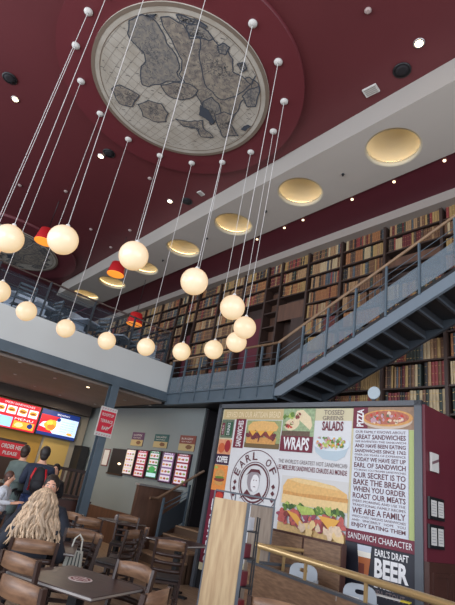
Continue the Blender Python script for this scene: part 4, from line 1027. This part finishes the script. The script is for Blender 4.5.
# salads
dr = P('dark_red_text', (112, 44, 56)); gy = P('grey_text', (120, 104, 104))
b = MB().m(gy); text_into(b, 'TOSSED', 2.56, 3.15, 2.95, 3.23, E0+.012); text_into(b, 'GREENS', 2.54, 3.06, 2.94, 3.13, E0+.012); b.m(dr); text_into(b, 'SALADS', 2.54, 2.88, 2.95, 3.04, E0+.012, bold=.03); b.build('salads_lettering', None, BB)
b = MB().m(P('bowl', (180, 196, 204))).pp([(2.4, 2.68), (2.45, 2.52), (2.6, 2.42), (2.85, 2.4), (3.0, 2.48), (3.07, 2.64), (3.07, 2.7)], E0+.01); b.m(P('bowl_rim', (214, 222, 226))).pe(2.74, 2.67, .35, .12, E0+.012, 28)
blobs(b, [lf, lf2, chk, tm_, ch_, P('onion', (190, 150, 160)), lf2], 2.47, 2.61, 3.0, 2.76, 70, .035, E0+.014); b.build('salad_picture', None, BB)
# pizza
b = MB().m(bg).pq(3.12, 2.93, 3.38, 3.27, E0+.008); b.m(wh); text_into(b, 'PIZZA', 3.19, 2.96, 3.31, 3.24, E0+.012, 90, bold=.04); b.build('pizza_banner', None, BB)
b = MB().m(P('pizza_back', (150, 120, 96), v=.1)).pq(3.38, 2.93, 4.13, 3.27, E0+.008); b.m(P('pizza_plate', (200, 180, 160))).pe(3.7, 3.06, .4, .13, E0+.010, 30); b.m(bun).pe(3.7, 3.1, .41, .13, E0+.011, 30); b.m(P('pizza_top', (176, 100, 76), v=.2)).pe(3.69, 3.105, .36, .105, E0+.013, 30)
blobs(b, [tm_, P('basil', (96, 104, 70)), chk, P('onion', (190, 150, 160))], 3.42, 3.03, 3.96, 3.18, 46, .03, E0+.015); b.build('pizza_picture', None, BB)
# left column
b = MB().m(P('coffee_back', (214, 150, 110), v=.1)).pq(.09, 2.36, .46, 2.65, E0+.008); b.m(P('cup_red', (150, 30, 40))).pe(.36, 2.52, .08, .12, E0+.012, 16); b.m(P('cup_orange', (196, 96, 56))).pe(.2, 2.48, .09, .1, E0+.012, 14); b.build('coffee_picture', None, BB)
b = MB().m(P('coffee_navy', (60, 34, 60))).pq(.08, 2.16, .46, 2.36, E0+.01); b.m(wh); text_into(b, 'COFFEE', .12, 2.2, .42, 2.32, E0+.014, bold=.04); b.build('coffee_banner', None, BB)
b = MB().m(P('burger_orange', (224, 140, 70), v=.08)).pq(.08, 1.68, .46, 2.15, E0+.008); b.m(bun).pe(.27, 1.98, .13, .09, E0+.012, 16); b.m(meat).pe(.27, 1.88, .14, .04, E0+.014, 14, .1); b.m(lf).pe(.27, 1.92, .14, .025, E0+.015, 14, .2); b.m(bun).pe(.27, 1.82, .12, .05, E0+.012, 14); b.m(lf2).pe(.14, 2.1, .05, .03, E0+.012, 10, .2); b.build('burger_picture', None, BB)
b = MB().m(bg).pq(.08, .42, .46, 1.68, E0+.008); b.m(tm_).pe(.34, 1.6, .1, .06, E0+.01, 14, .1); b.m(wh); text_into(b, 'BREAKFAST', .17, .46, .4, 1.52, E0+.012, 90, bold=.03); b.build('breakfast_banner', None, BB)
# round emblem
b = MB(); ec = (1.17, 1.90); ink = P('emblem_ink', (92, 40, 50))
b.m(ink).pring(ec[0], ec[1], .575, .59, E0+.012, 56); b.pring(ec[0], ec[1], .36, .375, E0+.012, 48); b.pring(ec[0], ec[1], .31, .34, E0+.012, 48)
def arc_text(word, a0_, a1_, r):
    for k, chh in enumerate(word):
        if chh == ' ': continue
        a = a0_+(a1_-a0_)*k/(len(word)-1); sub = MB(); w_ = .115 if chh not in 'I' else .04
        b.T = Matrix.Translation((ec[0]+r*math.cos(R(a)), 0, ec[1]+r*math.sin(R(a)))) @ Matrix.Rotation(-R(a-90), 4, 'Y')
        sub.bm.free(); text_into(b, chh, -w_/2, -.07, w_/2, .07, E0+.016, bold=.01)
    b.T = Matrix.Identity(4)
arc_text('EARL OF', 160, 30, .475)
for k in range(3):
    for s_ in (0, 1):
        x_ = ec[0]+(.46 if s_ else -.47)+.0*k; z_ = ec[1]-.02-.11*k
        b.pp([(x_-.045, z_), (x_, z_-.045), (x_+.045, z_), (x_, z_+.045)], E0+.014)
b.m(P('emblem_shade', (150, 140, 144))).pe(ec[0]-.02, ec[1]+.05, .15, .2, E0+.012, 24, .03); b.m(wh).pe(ec[0]+.03, ec[1]+.0, .1, .15, E0+.016, 20, .05); b.m(ink)
b.pp([(ec[0]-.2, ec[1]+.12), (ec[0]-.1, ec[1]+.24), (ec[0]+.1, ec[1]+.24), (ec[0]+.16, ec[1]+.14), (ec[0]+.08, ec[1]+.19), (ec[0]-.08, ec[1]+.19)], E0+.018)
for dx in (.0, .06): b.pe(ec[0]+dx, ec[1]+.05, .012, .01, E0+.019, 8)
b.pe(ec[0]+.03, ec[1]-.06, .03, .008, E0+.019, 8)
b.pp([(ec[0]-.3, ec[1]-.3), (ec[0]-.14, ec[1]-.12), (ec[0]-.04, ec[1]-.2), (ec[0]+.04, ec[1]-.2), (ec[0]+.16, ec[1]-.14), (ec[0]+.3, ec[1]-.3), (ec[0]+.2, ec[1]-.24), (ec[0], ec[1]-.28), (ec[0]-.2, ec[1]-.24)], E0+.017)
b.build('round_emblem', None, BB)
b = MB().m(gy); text_into(b, 'THE WORLD\'S GREATEST HOT SANDWICH\u00ae', 1.68, 2.30, 3.06, 2.37, E0+.012); b.m(dr); text_into(b, 'LES MEILLEURS SANDWICHES CHAUDS AU MONDE', 1.68, 2.19, 3.06, 2.27, E0+.012, bold=.01); b.build('slogan_lettering', None, BB)
# big sandwich
b = MB(); b.m(P('pic_pale', (206, 204, 200))).pq(1.8, 1.6, 3.1, 2.1, E0+.006); b.m(P('board_cream', (214, 178, 120), v=.1)).pq(1.8, 1.2, 3.1, 1.36, E0+.007)
b.m(bun2).pp([(1.86, 1.7), (1.84, 1.92), (1.92, 2.04), (2.1, 2.08), (2.5, 2.06), (2.85, 2.02), (3.08, 1.92), (3.1, 1.74)], E0+.010)
b.m(bunl).pp([(1.95, 2.04), (2.1, 2.075), (2.6, 2.05), (2.9, 2.0), (2.95, 1.96), (2.6, 1.98), (2.2, 2.0)], E0+.011)
b.m(bun).pp([(1.84, 1.72), (3.1, 1.74), (3.1, 1.86), (2.6, 1.86), (2.2, 1.84), (1.86, 1.86)], E0+.012); b.m(bunl).pp([(1.84, 1.66), (3.1, 1.66), (3.1, 1.8), (2.5, 1.79), (1.84, 1.8)], E0+.013)
blobs(b, [lf, lf, lf2, P('dark_lettuce', (60, 90, 40))], 1.86, 1.58, 3.08, 1.67, 60, .05, E0+.015)
blobs(b, [meat, meat2, meat2, P('onion2', (150, 70, 90))], 1.82, 1.36, 3.08, 1.55, 80, .06, E0+.028)
b.m(lf2).pp([(2.16, 1.66), (2.5, 1.65), (2.56, 1.56), (2.3, 1.52)], E0+.046); b.m(ch_).pp([(1.98, 1.56), (2.2, 1.52), (2.42, 1.34), (2.3, 1.32)], E0+.047); b.pp([(2.6, 1.56), (3.0, 1.54), (2.85, 1.36)], E0+.047)
blobs(b, [chk, chk, bunl], 2.2, 1.28, 3.06, 1.4, 14, .08, E0+.048)
b.build('big_sandwich_picture', None, BB)
# text column
b = MB().m(P('column_paper', (206, 210, 216))).pq(3.14, 1.44, 4.04, 2.93, E0+.012)
tx = P('column_text', (98, 52, 60)); b.m(tx)
linesz = [2.905, 2.83, 2.72, 2.65, 2.56, 2.485, 2.40, 2.29, 2.165, 2.08, 1.98, 1.87, 1.79, 1.72, 1.63, 1.58, 1.49]
L_ = ['OUR FAMILY KNOWS ABOUT', 'GREAT SANDWICHES', 'WE INVENTED THE SANDWICH', 'AND HAVE BEEN EATING', 'SANDWICHES SINCE 1762', 'OVER 250 YEARS OF EXPERIENCE', 'TODAY WE HAVE SET UP', 'EARL OF SANDWICH', 'TO BRING YOU PROPER SANDWICHES', 'OUR SECRET IS TO', 'BAKE THE BREAD', 'WHEN YOU ORDER', 'ROAST OUR MEATS', 'EVERY MORNING AND USE THE', 'TRADITIONAL FAMILY RECIPES', 'WE ARE A FAMILY', 'WHO LOVES MAKING SANDWICHES', 'AND   SINCERELY   HOPE   YOU', 'ENJOY EATING THEM']
hts = [.6, 1.05, .45, .85, .75, .45, .9, 1.05, .4, 1.15, 1.2, 1.1, 1.1, .5, .5, 1.2, .45, .45, 1.0]
tot = sum(hts)+len(hts)*.28; z = 2.90; sc_ = (2.90-1.47)/tot
for s_, h_ in zip(L_, hts):
    text_into(b, s_, 3.18+.0, z-h_*sc_, 4.0, z, E0+.016, bold=.02 if h_ > .7 else 0); z -= (h_+.28)*sc_
b.build('story_lettering', None, BB)
b = MB().m(P('green_edge', (176, 190, 120))).pq(4.05, 1.44, 4.12, 2.92, E0+.012); b.build('green_edge', None, BB)
b = MB().m(bg).pq(3.1, 1.29, 4.14, 1.46, E0+.03); b.m(wh); text_into(b, 'SANDWICH CHARACTER', 3.14, 1.34, 4.1, 1.42, E0+.034, bold=.0); b.build('character_banner', None, BB)
b = MB().m(dk).pq(3.1, .35, 4.14, 1.30, E0+.03); b.m(P('beer_glass', (190, 196, 206))).pp([(3.30, 1.28), (3.52, 1.28), (3.48, .9), (3.34, .9)], E0+.034); b.m(P('beer', (168, 92, 46))).pp([(3.32, 1.14), (3.51, 1.14), (3.48, .9), (3.34, .9)], E0+.037); b.m(P('beer_dark', (110, 46, 30))).pp([(3.33, 1.05), (3.42, 1.05), (3.42, .9), (3.345, .9)], E0+.039); b.m(P('foam', (226, 220, 206))).pp([(3.31, 1.2), (3.515, 1.2), (3.51, 1.13), (3.32, 1.13)], E0+.039)
b.m(wh); text_into(b, "EARL'S DRAFT", 3.57, 1.18, 4.05, 1.27, E0+.034, bold=.02); text_into(b, 'BEER', 3.57, .92, 4.05, 1.155, E0+.034, bold=.04); text_into(b, 'LAGER', 3.57, .80, 3.85, .89, E0+.034, bold=.02); b.m(gy); text_into(b, 'IPA STOUT', 3.6, .7, 4.0, .78, E0+.034); b.build('beer_picture', None, BB)
# round disc on top
p = onx(374, 393, 6.5); t = thing('wall_clock', (p.x, p.y, p.z), BR, 'round pale blank disc standing above the top edge of the billboard', 'disc')
b = MB(); b.T = Matrix.Rotation(R(90), 4, 'X'); b.lathe([(.1, -.02), (.11, 0), (.1, .02)], n=28); b.build('face', mat('clock_face', (170, 184, 190), .4), t); MB().box((-.015, -.01, -.2), (.015, .01, -.1)).build('stem', M['steel_d'], t)

# booth side behind the billboard
t = thing('kiosk', (6.45, 3.12, 0), 0, 'burgundy side wall of the kiosk, right of the billboard', 'kiosk')
MB().box((0, 0, 1.25), (1.9, .1, 3.30)).build('red_panel', M['burg'], t)
MB().box((0, -.03, 0), (1.9, .1, 1.25)).build('wainscot', M['wain'], t)
for x in (.08, .62, 1.16): 
    b = MB(); b.box((x, -.045, .25), (x+.46, -.03, .3)); b.box((x, -.045, 1.08), (x+.46, -.03, 1.13)); b.box((x, -.045, .3), (x+.05, -.03, 1.08)); b.box((x+.41, -.045, .3), (x+.46, -.03, 1.08)); b.build('moulding', M['wain'], t)
t = thing('kiosk_interior_unit', (7.15, 3.9, 0), 0, 'pale boxy unit just showing over the burgundy kiosk wall', 'unit')
MB().box((-.35, -.5, 0), (.5, .5, 3.36)).build('cabinet', M['white'], t); MB().box((-.36, -.51, 3.36), (.51, .51, 3.4)).build('lid', M['alu'], t)
def on_red(px0, py0, px1, py1): a, c = ony(px0, (py0+py1)/2, 3.1), ony(px1, (py0+py1)/2, 3.1); zb, zt = ony((px0+px1)/2, py0, 3.1), ony((px0+px1)/2, py1, 3.1); return a.x, zb.z, c.x, zt.z
for i, (px0, py0, px1, py1) in enumerate(((430.5, 472, 437.5, 453.5), (428.5, 520, 443, 498), (428.5, 549, 443, 525))):
    xa_, za_, xb_, zb_ = on_red(px0, py0, px1, py1)
    t = thing('framed_menu', (xa_, 3.08, za_), 0, ['small white notice with a diagonal stripe, highest on the burgundy wall', 'upper black-framed pair of menus on the burgundy wall', 'lower black-framed pair of menus on the burgundy wall'][i], 'notice')
    w, h = abs(xb_-xa_), abs(zb_-za_); t = MB().box((0, 0, 0), (w, .03, h)).build('frame', M['black'] if i else M['white'], t)
    b = MB()
    if i: 
        for q in (0, 1): b.m(M['white']).pq(.03+q*(w/2-.01), .04, w/2-.02+q*(w/2-.01), h-.04, .004); b.m(P('menu_lines', (130, 130, 140)));  [b.pq(.05+q*(w/2-.01), h*(.25+.12*k2), w/2-.05+q*(w/2-.01), h*(.27+.12*k2), .007) for k2 in range(5)]
        b.build('sheet', None, t)
    else: b.m(P('stripe_grey', (120, 90, 96))).pp([(.01, h*.35), (w-.01, h*.6), (w-.01, h*.75), (.01, h*.5)], .004); b.build('stripe', None, t)

# ================================================================== FOREGROUND PARTITION
RZ = 1.05
c0 = onz(258, 545, RZ); c1 = onz(440, 602, RZ)
rdir = (c1-c0).normalized()
PX = c0.x; 
t = thing('seating_partition', (c0.x-.02, c0.y, 0), math.atan2(rdir.y, rdir.x), 'brown wooden low partition with grey capping at the bottom right', 'partition')
Lp = 4.2
MB().box((-.12, -.03, 0), (Lp, .03, .81)).build('panel', M['foak'], t); MB().box((-.14, -.045, .81), (Lp, .045, .84)).build('capping', M['frame'], t)
MB().box((-.12, .0, 0), (-.06, 1.5, .81)).build('panel', M['foak'], t); MB().box((-.14, .0, .81), (-.05, 1.5, .84)).build('capping', M['frame'], t)
b = MB(); b.tube([(-.0, 0, RZ), (Lp, 0, RZ)], .038, 12).build('brass_rail', M['brass'], t)
MB().tube([(-.0, 0, RZ), (.0, .75, RZ), (.0, 1.5, RZ)], .026, 12).build('brass_rail', M['brass'], t)
MB().ell((-.0, 0, RZ), (.045, .045, .04), 14).build('rail_end', M['brass'], t)
for x in (.06, 1.05, 2.0, 3.0, 4.0): MB().box((x-.02, -.01, .84), (x+.02, .01, RZ)).build('bracket', M['brass'], t)
for y in (.5, 1.2): MB().box((-.01, y-.02, 0), (.01, y+.02, RZ)).build('bracket', M['brass'], t)
# grey oak end post by the rail corner, shadow painted into its tone
q0 = onz(252, 505, 1.53); 
def facing(x, y): return math.atan2(y, x)-PI/2
dist0 = 6.6
def at_dist(px, py, D):
    d = ray(px, py); k_ = D/math.hypot(d.x, d.y); return Vector((d.x*k_, d.y*k_, d.z*k_+CAMZ))
a, c = at_dist(251.5, 505, 7.5), at_dist(273.5, 508, 7.5)
t = thing('panel_screen', ((a.x+c.x)/2, (a.y+c.y)/2, 0), math.atan2(c.y-a.y, c.x-a.x), 'narrow shaded grey-oak upright board behind the end of the brass rail', 'screen board')
w = (c-a).xy.length/2; MB().box((-w, -.02, 0), (w, .02, (a.z+c.z)/2)).build('board', M['oakg'], t); MB().box((w, -.025, 0), (w+.025, .025, (a.z+c.z)/2+.02)).build('metal_edge', M['frame'], t); MB().box((-w, -.025, (a.z+c.z)/2), (w, .025, (a.z+c.z)/2+.02)).build('metal_cap', M['frame'], t)
# pale oak board in front
a, c = at_dist(214.8, 498, 4.6), at_dist(247.5, 501.5, 4.6); d_, e_ = at_dist(201, 581, 4.6), at_dist(237.5, 587, 4.6)
t = thing('panel_screen', ((a.x+c.x)/2, (a.y+c.y)/2, 0), math.atan2(c.y-a.y, c.x-a.x), 'tall pale oak upright board in a thin grey metal frame, left of the brown partition', 'screen board')
w = (c-a).xy.length/2; hz = (a.z+c.z)/2
MB().box((-w, -.02, 0), (w, .02, hz)).build('board', M['oak'], t)
MB().box((w, -.03, 0), (w+.03, .03, hz+.0)).build('metal_upright', M['frame'], t); MB().box((-w-.012, -.025, 0), (-w, .025, hz+.06)).build('metal_upright', M['frame'], t)
MB().box((-w, -.008, hz+.055), (w+.26, .008, hz+.07)).build('metal_top_rail', M['frame'], t)
MB().box((w+.245, -.008, hz-.1), (w+.26, .008, hz+.07)).build('metal_upright', M['frame'], t); MB().box((w*.2, -.006, hz), (w*.2+.012, .006, hz+.06)).build('metal_stub', M['frame'], t)
# condiment rack between the two boards
a = at_dist(244, 545, 5.3)
t = thing('condiment_rack', (a.x, a.y, 0), math.atan2(c.y-at_dist(216, 498, 4.6).y, .3)-0.1, 'dark wire rack with red and white items between the two upright boards', 'rack')
for x in (-.12, .12):
    for y in (-.1, .1): MB().box((x-.008, y-.008, 0), (x+.008, y+.008, 1.45)).build('upright', M['black'], t)
for z in (.3, .55, .8, 1.05, 1.3): MB().box((-.12, -.1, z), (.12, .1, z+.012)).build('shelf', M['black'], t)
rack = t
for k, (z, c_, lb) in enumerate(((1.06, (110, 40, 50), 'red packet on the top level of the wire rack'), (.81, (110, 40, 50), 'red packet on the middle level of the wire rack'), (1.312, (210, 210, 214), 'white carton on top of the wire rack'), (.56, (120, 30, 40), 'dark red packet low in the wire rack'))):
    tag(MB().box((-.08, -.06, 0), (.06, .06, .13)).build('packet', mat('packet_%d' % k, c_, .5), None, (a.x, a.y, z), .3, bevel=.01), lb, 'packet')
# wooden cabinet in front of the billboard
a, c = Vector((5.75, 5.35)), Vector((5.98, 3.9))
aa = onx(273, 532, 6.02); ac = onx(346, 541, 6.02)
t = thing('wooden_cabinet', (6.02, aa.y+.05, 0), -PI/2, 'dark brown wooden cabinet below the big sandwich picture', 'cabinet')
L = aa.y-ac.y; zc = (aa.z+ac.z)/2
MB().box((-.02, 0, 0), (L, .1, zc)).build('body', M['wain'], t); 
for k in range(2): d_ = MB().box((.02+k*L/2, -.02, .1), (L/2*(k+1)-.02, 0, zc-.03)).build('door', M['foak'], t); MB().box((.62-.06+k*.12, -.035, .7), (.62-.04+k*.12, -.02, .85)).build('handle', M['brass'], d_)
# grey plastic high chairs behind the partition
def highchair(px, py, D, face, lab):
    g = at_dist(px, py, D); z = g.z+.02; t = thing('high_chair', (g.x, g.y, 0), face, lab, 'high chair', 'grey plastic high chairs')
    b = MB(); n = 20; outer, inner = [], []
    for k in range(n):
        a = 2*PI*k/n; q = lambda v, p_: math.copysign(abs(v)**p_, v)
        outer.append((.19*q(math.cos(a), .6), z-.14+.16*q(math.sin(a), .6))); inner.append((.055*q(math.cos(a), .7), z-.06+.026*q(math.sin(a), .7)))
    for y_, flip in ((-.02, 0), (.02, 1)):
        ov = [b.v((x, y_, zz)) for x, zz in outer]; iv = [b.v((x, y_, zz)) for x, zz in inner]
        for k in range(n):
            f_ = [ov[k], ov[(k+1) % n], iv[(k+1) % n], iv[k]]; b.f(f_ if not flip else f_[::-1])
        if not flip: o1, i1 = ov, iv
        else: o2, i2 = ov, iv
    for k in range(n): b.f([o1[(k+1) % n], o1[k], o2[k], o2[(k+1) % n]], True); b.f([i1[k], i1[(k+1) % n], i2[(k+1) % n], i2[k]], True)
    b.build('backrest', M['plast'], t)
    MB().box((-.18, .0, z-.32), (.18, .3, z-.28)).build('seat', M['plast'], t, bevel=.01)
    for s_ in (-1, 1):
        MB().bar((s_*.17, .02, z-.28), (s_*.22, -.06, 0), .035, .035, (0, 1, 0)).build('leg', M['plast'], t); MB().bar((s_*.17, .28, z-.28), (s_*.22, .36, 0), .035, .035, (0, 1, 0)).build('leg', M['plast'], t)
        MB().bar((s_*.19, .0, z-.16), (s_*.19, .28, z-.18), .03, .04).build('armrest', M['plast'], t)
    return t
highchair(304, 567, 7.15, R(-60)+PI, 'grey plastic high chair with oval handle hole, left-hand one behind the brass rail')
highchair(360, 588, 6.35, R(-60)+PI, 'grey plastic high chair lower right, carrying a white printed label')
g = onz(345, 583, .93); t = thing('label_card', (g.x-.12, g.y-.12, .80), R(-62), 'white printed card with dark lettering by the right-hand high chair', 'card')
MB().box((-.12, 0, -.04), (.12, .006, .04)).build('card', M['white'], t); b = MB().m(M['black']); text_into(b, 'HIGH CHAIR', -.09, -.01, .07, .02, .003); b.build('lettering', None, t)
g = onz(392, 599, .84); t = thing('leaflet', (g.x, g.y, .84), R(-75), 'white and yellow leaflet lying beside the brass rail at the bottom edge', 'leaflet')
g2 = .0; MB().box((-.2, -.05, 0), (.1, .05, .01)).build('white_page', M['white'], t); MB().box((.1, -.05, 0), (.2, .05, .012)).build('yellow_page', mat('leaflet_yellow', (214, 190, 50), .6), t)

# ================================================================== TERRACE FURNITURE (dark clutter behind the balustrade)
FZ = 4.35
ttab = thing('terrace_table', (1.9, 11.0, FZ)); tag(ttab, 'pale-topped terrace table behind the glass, left-hand one', 'table', 'terrace tables')
MB().box((-.4, -.35, .72), (.4, .35, .76)).build('tabletop', mat('pale_tabletop', (176, 190, 206), .3), ttab); MB().tube([(0, 0, .04), (0, 0, .72)], .03).build('pedestal', M['black'], ttab); MB().lathe([(.25, 0), (.22, .04)], n=20).build('foot', M['black'], ttab)
for x, y, d in ((3.0, 11.1, 'second from the left'), (4.2, 11.0, 'middle one'), (5.3, 11.2, 'nearest the corner'), (3.7, 12.6, 'in the second row')): dup(ttab, (x, y, FZ), .1*x, 'pale-topped terrace table behind the glass, '+d)
tch = thing('terrace_chair', (2.4, 10.7, FZ)); tag(tch, 'dark slim terrace chair behind the glass balustrade', 'chair', 'terrace chairs')
for sx in (-1, 1):
    MB().bar((sx*.2, -.2, 0), (sx*.2, -.24, .95), .03, .03, (0, 1, 0)).build('leg', M['steel_d'], tch); MB().bar((sx*.2, .2, 0), (sx*.2, .2, .45), .03, .03, (0, 1, 0)).build('leg', M['steel_d'], tch)
MB().box((-.21, -.21, .44), (.21, .22, .47)).build('seat', M['steel_d'], tch)
for z in (.6, .72, .84, .94): MB().box((-.2, -.25, z-.025), (.2, -.22, z+.025)).build('slat', M['steel'], tch)
rnd2 = random.Random(2)
for x, y, r_ in ((1.3, 10.9, 80), (3.5, 10.8, -80), (3.6, 11.6, 100), (4.7, 10.7, -70), (4.8, 11.5, 90), (5.8, 10.9, -80), (5.8, 11.9, -90), (2.5, 11.6, 30), (3.0, 12.3, 170), (4.4, 12.4, -40), (5.2, 12.6, 20)):
    dup(tch, (x, y, FZ), R(r_))
wsh = mat('pale_shell', (206, 220, 236), .35)
arm = thing('terrace_armchair', (0, 0, FZ)); tag(arm, 'white shell armchair on the terrace, left-hand one', 'chair', 'white terrace armchairs')
b = MB(); n = 10; cols_ = []
for k in range(n+1):
    u = -1+2*k/n; cols_.append([b.v((u*.27, -.2-.07*(1-u*u)+q, z)) for q, z in ((0, .42), (.02, .42), (-.04, .98-.05*u*u), (-.06, .98-.05*u*u))])
for a, c in zip(cols_, cols_[1:]):
    for k in range(4): b.f([a[k], a[(k+1) % 4], c[(k+1) % 4], c[k]])
b.f(cols_[0][::-1]); b.f(cols_[-1]); b.build('shell_backrest', wsh, arm)
MB().box((-.26, -.22, .40), (.26, .24, .44)).build('seat', wsh, arm, bevel=.01)
for sx in (-1, 1):
    for sy in (-1, 1): MB().bar((sx*.2, sy*.17, .4), (sx*.24, sy*.22, 0), .025, .025, (0, 1, 0)).build('leg', M['alu'], arm)
q = ony(17, 292, 10.9); arm.location = (q.x, 10.9, FZ); arm.rotation_euler.z = R(150)
q = ony(37, 304, 10.8); dup(arm, (q.x, 10.8, FZ), R(175), 'white shell armchair on the terrace, second one, beside a low globe')
q = ony(83, 322, 10.9); dup(arm, (q.x, 10.9, FZ), R(200), 'white shell armchair on the terrace, middle one, between two globes')
q = ony(150, 350, 10.9); dup(arm, (q.x, 10.9, FZ), R(170), 'white shell armchair on the terrace, nearest the fascia corner')
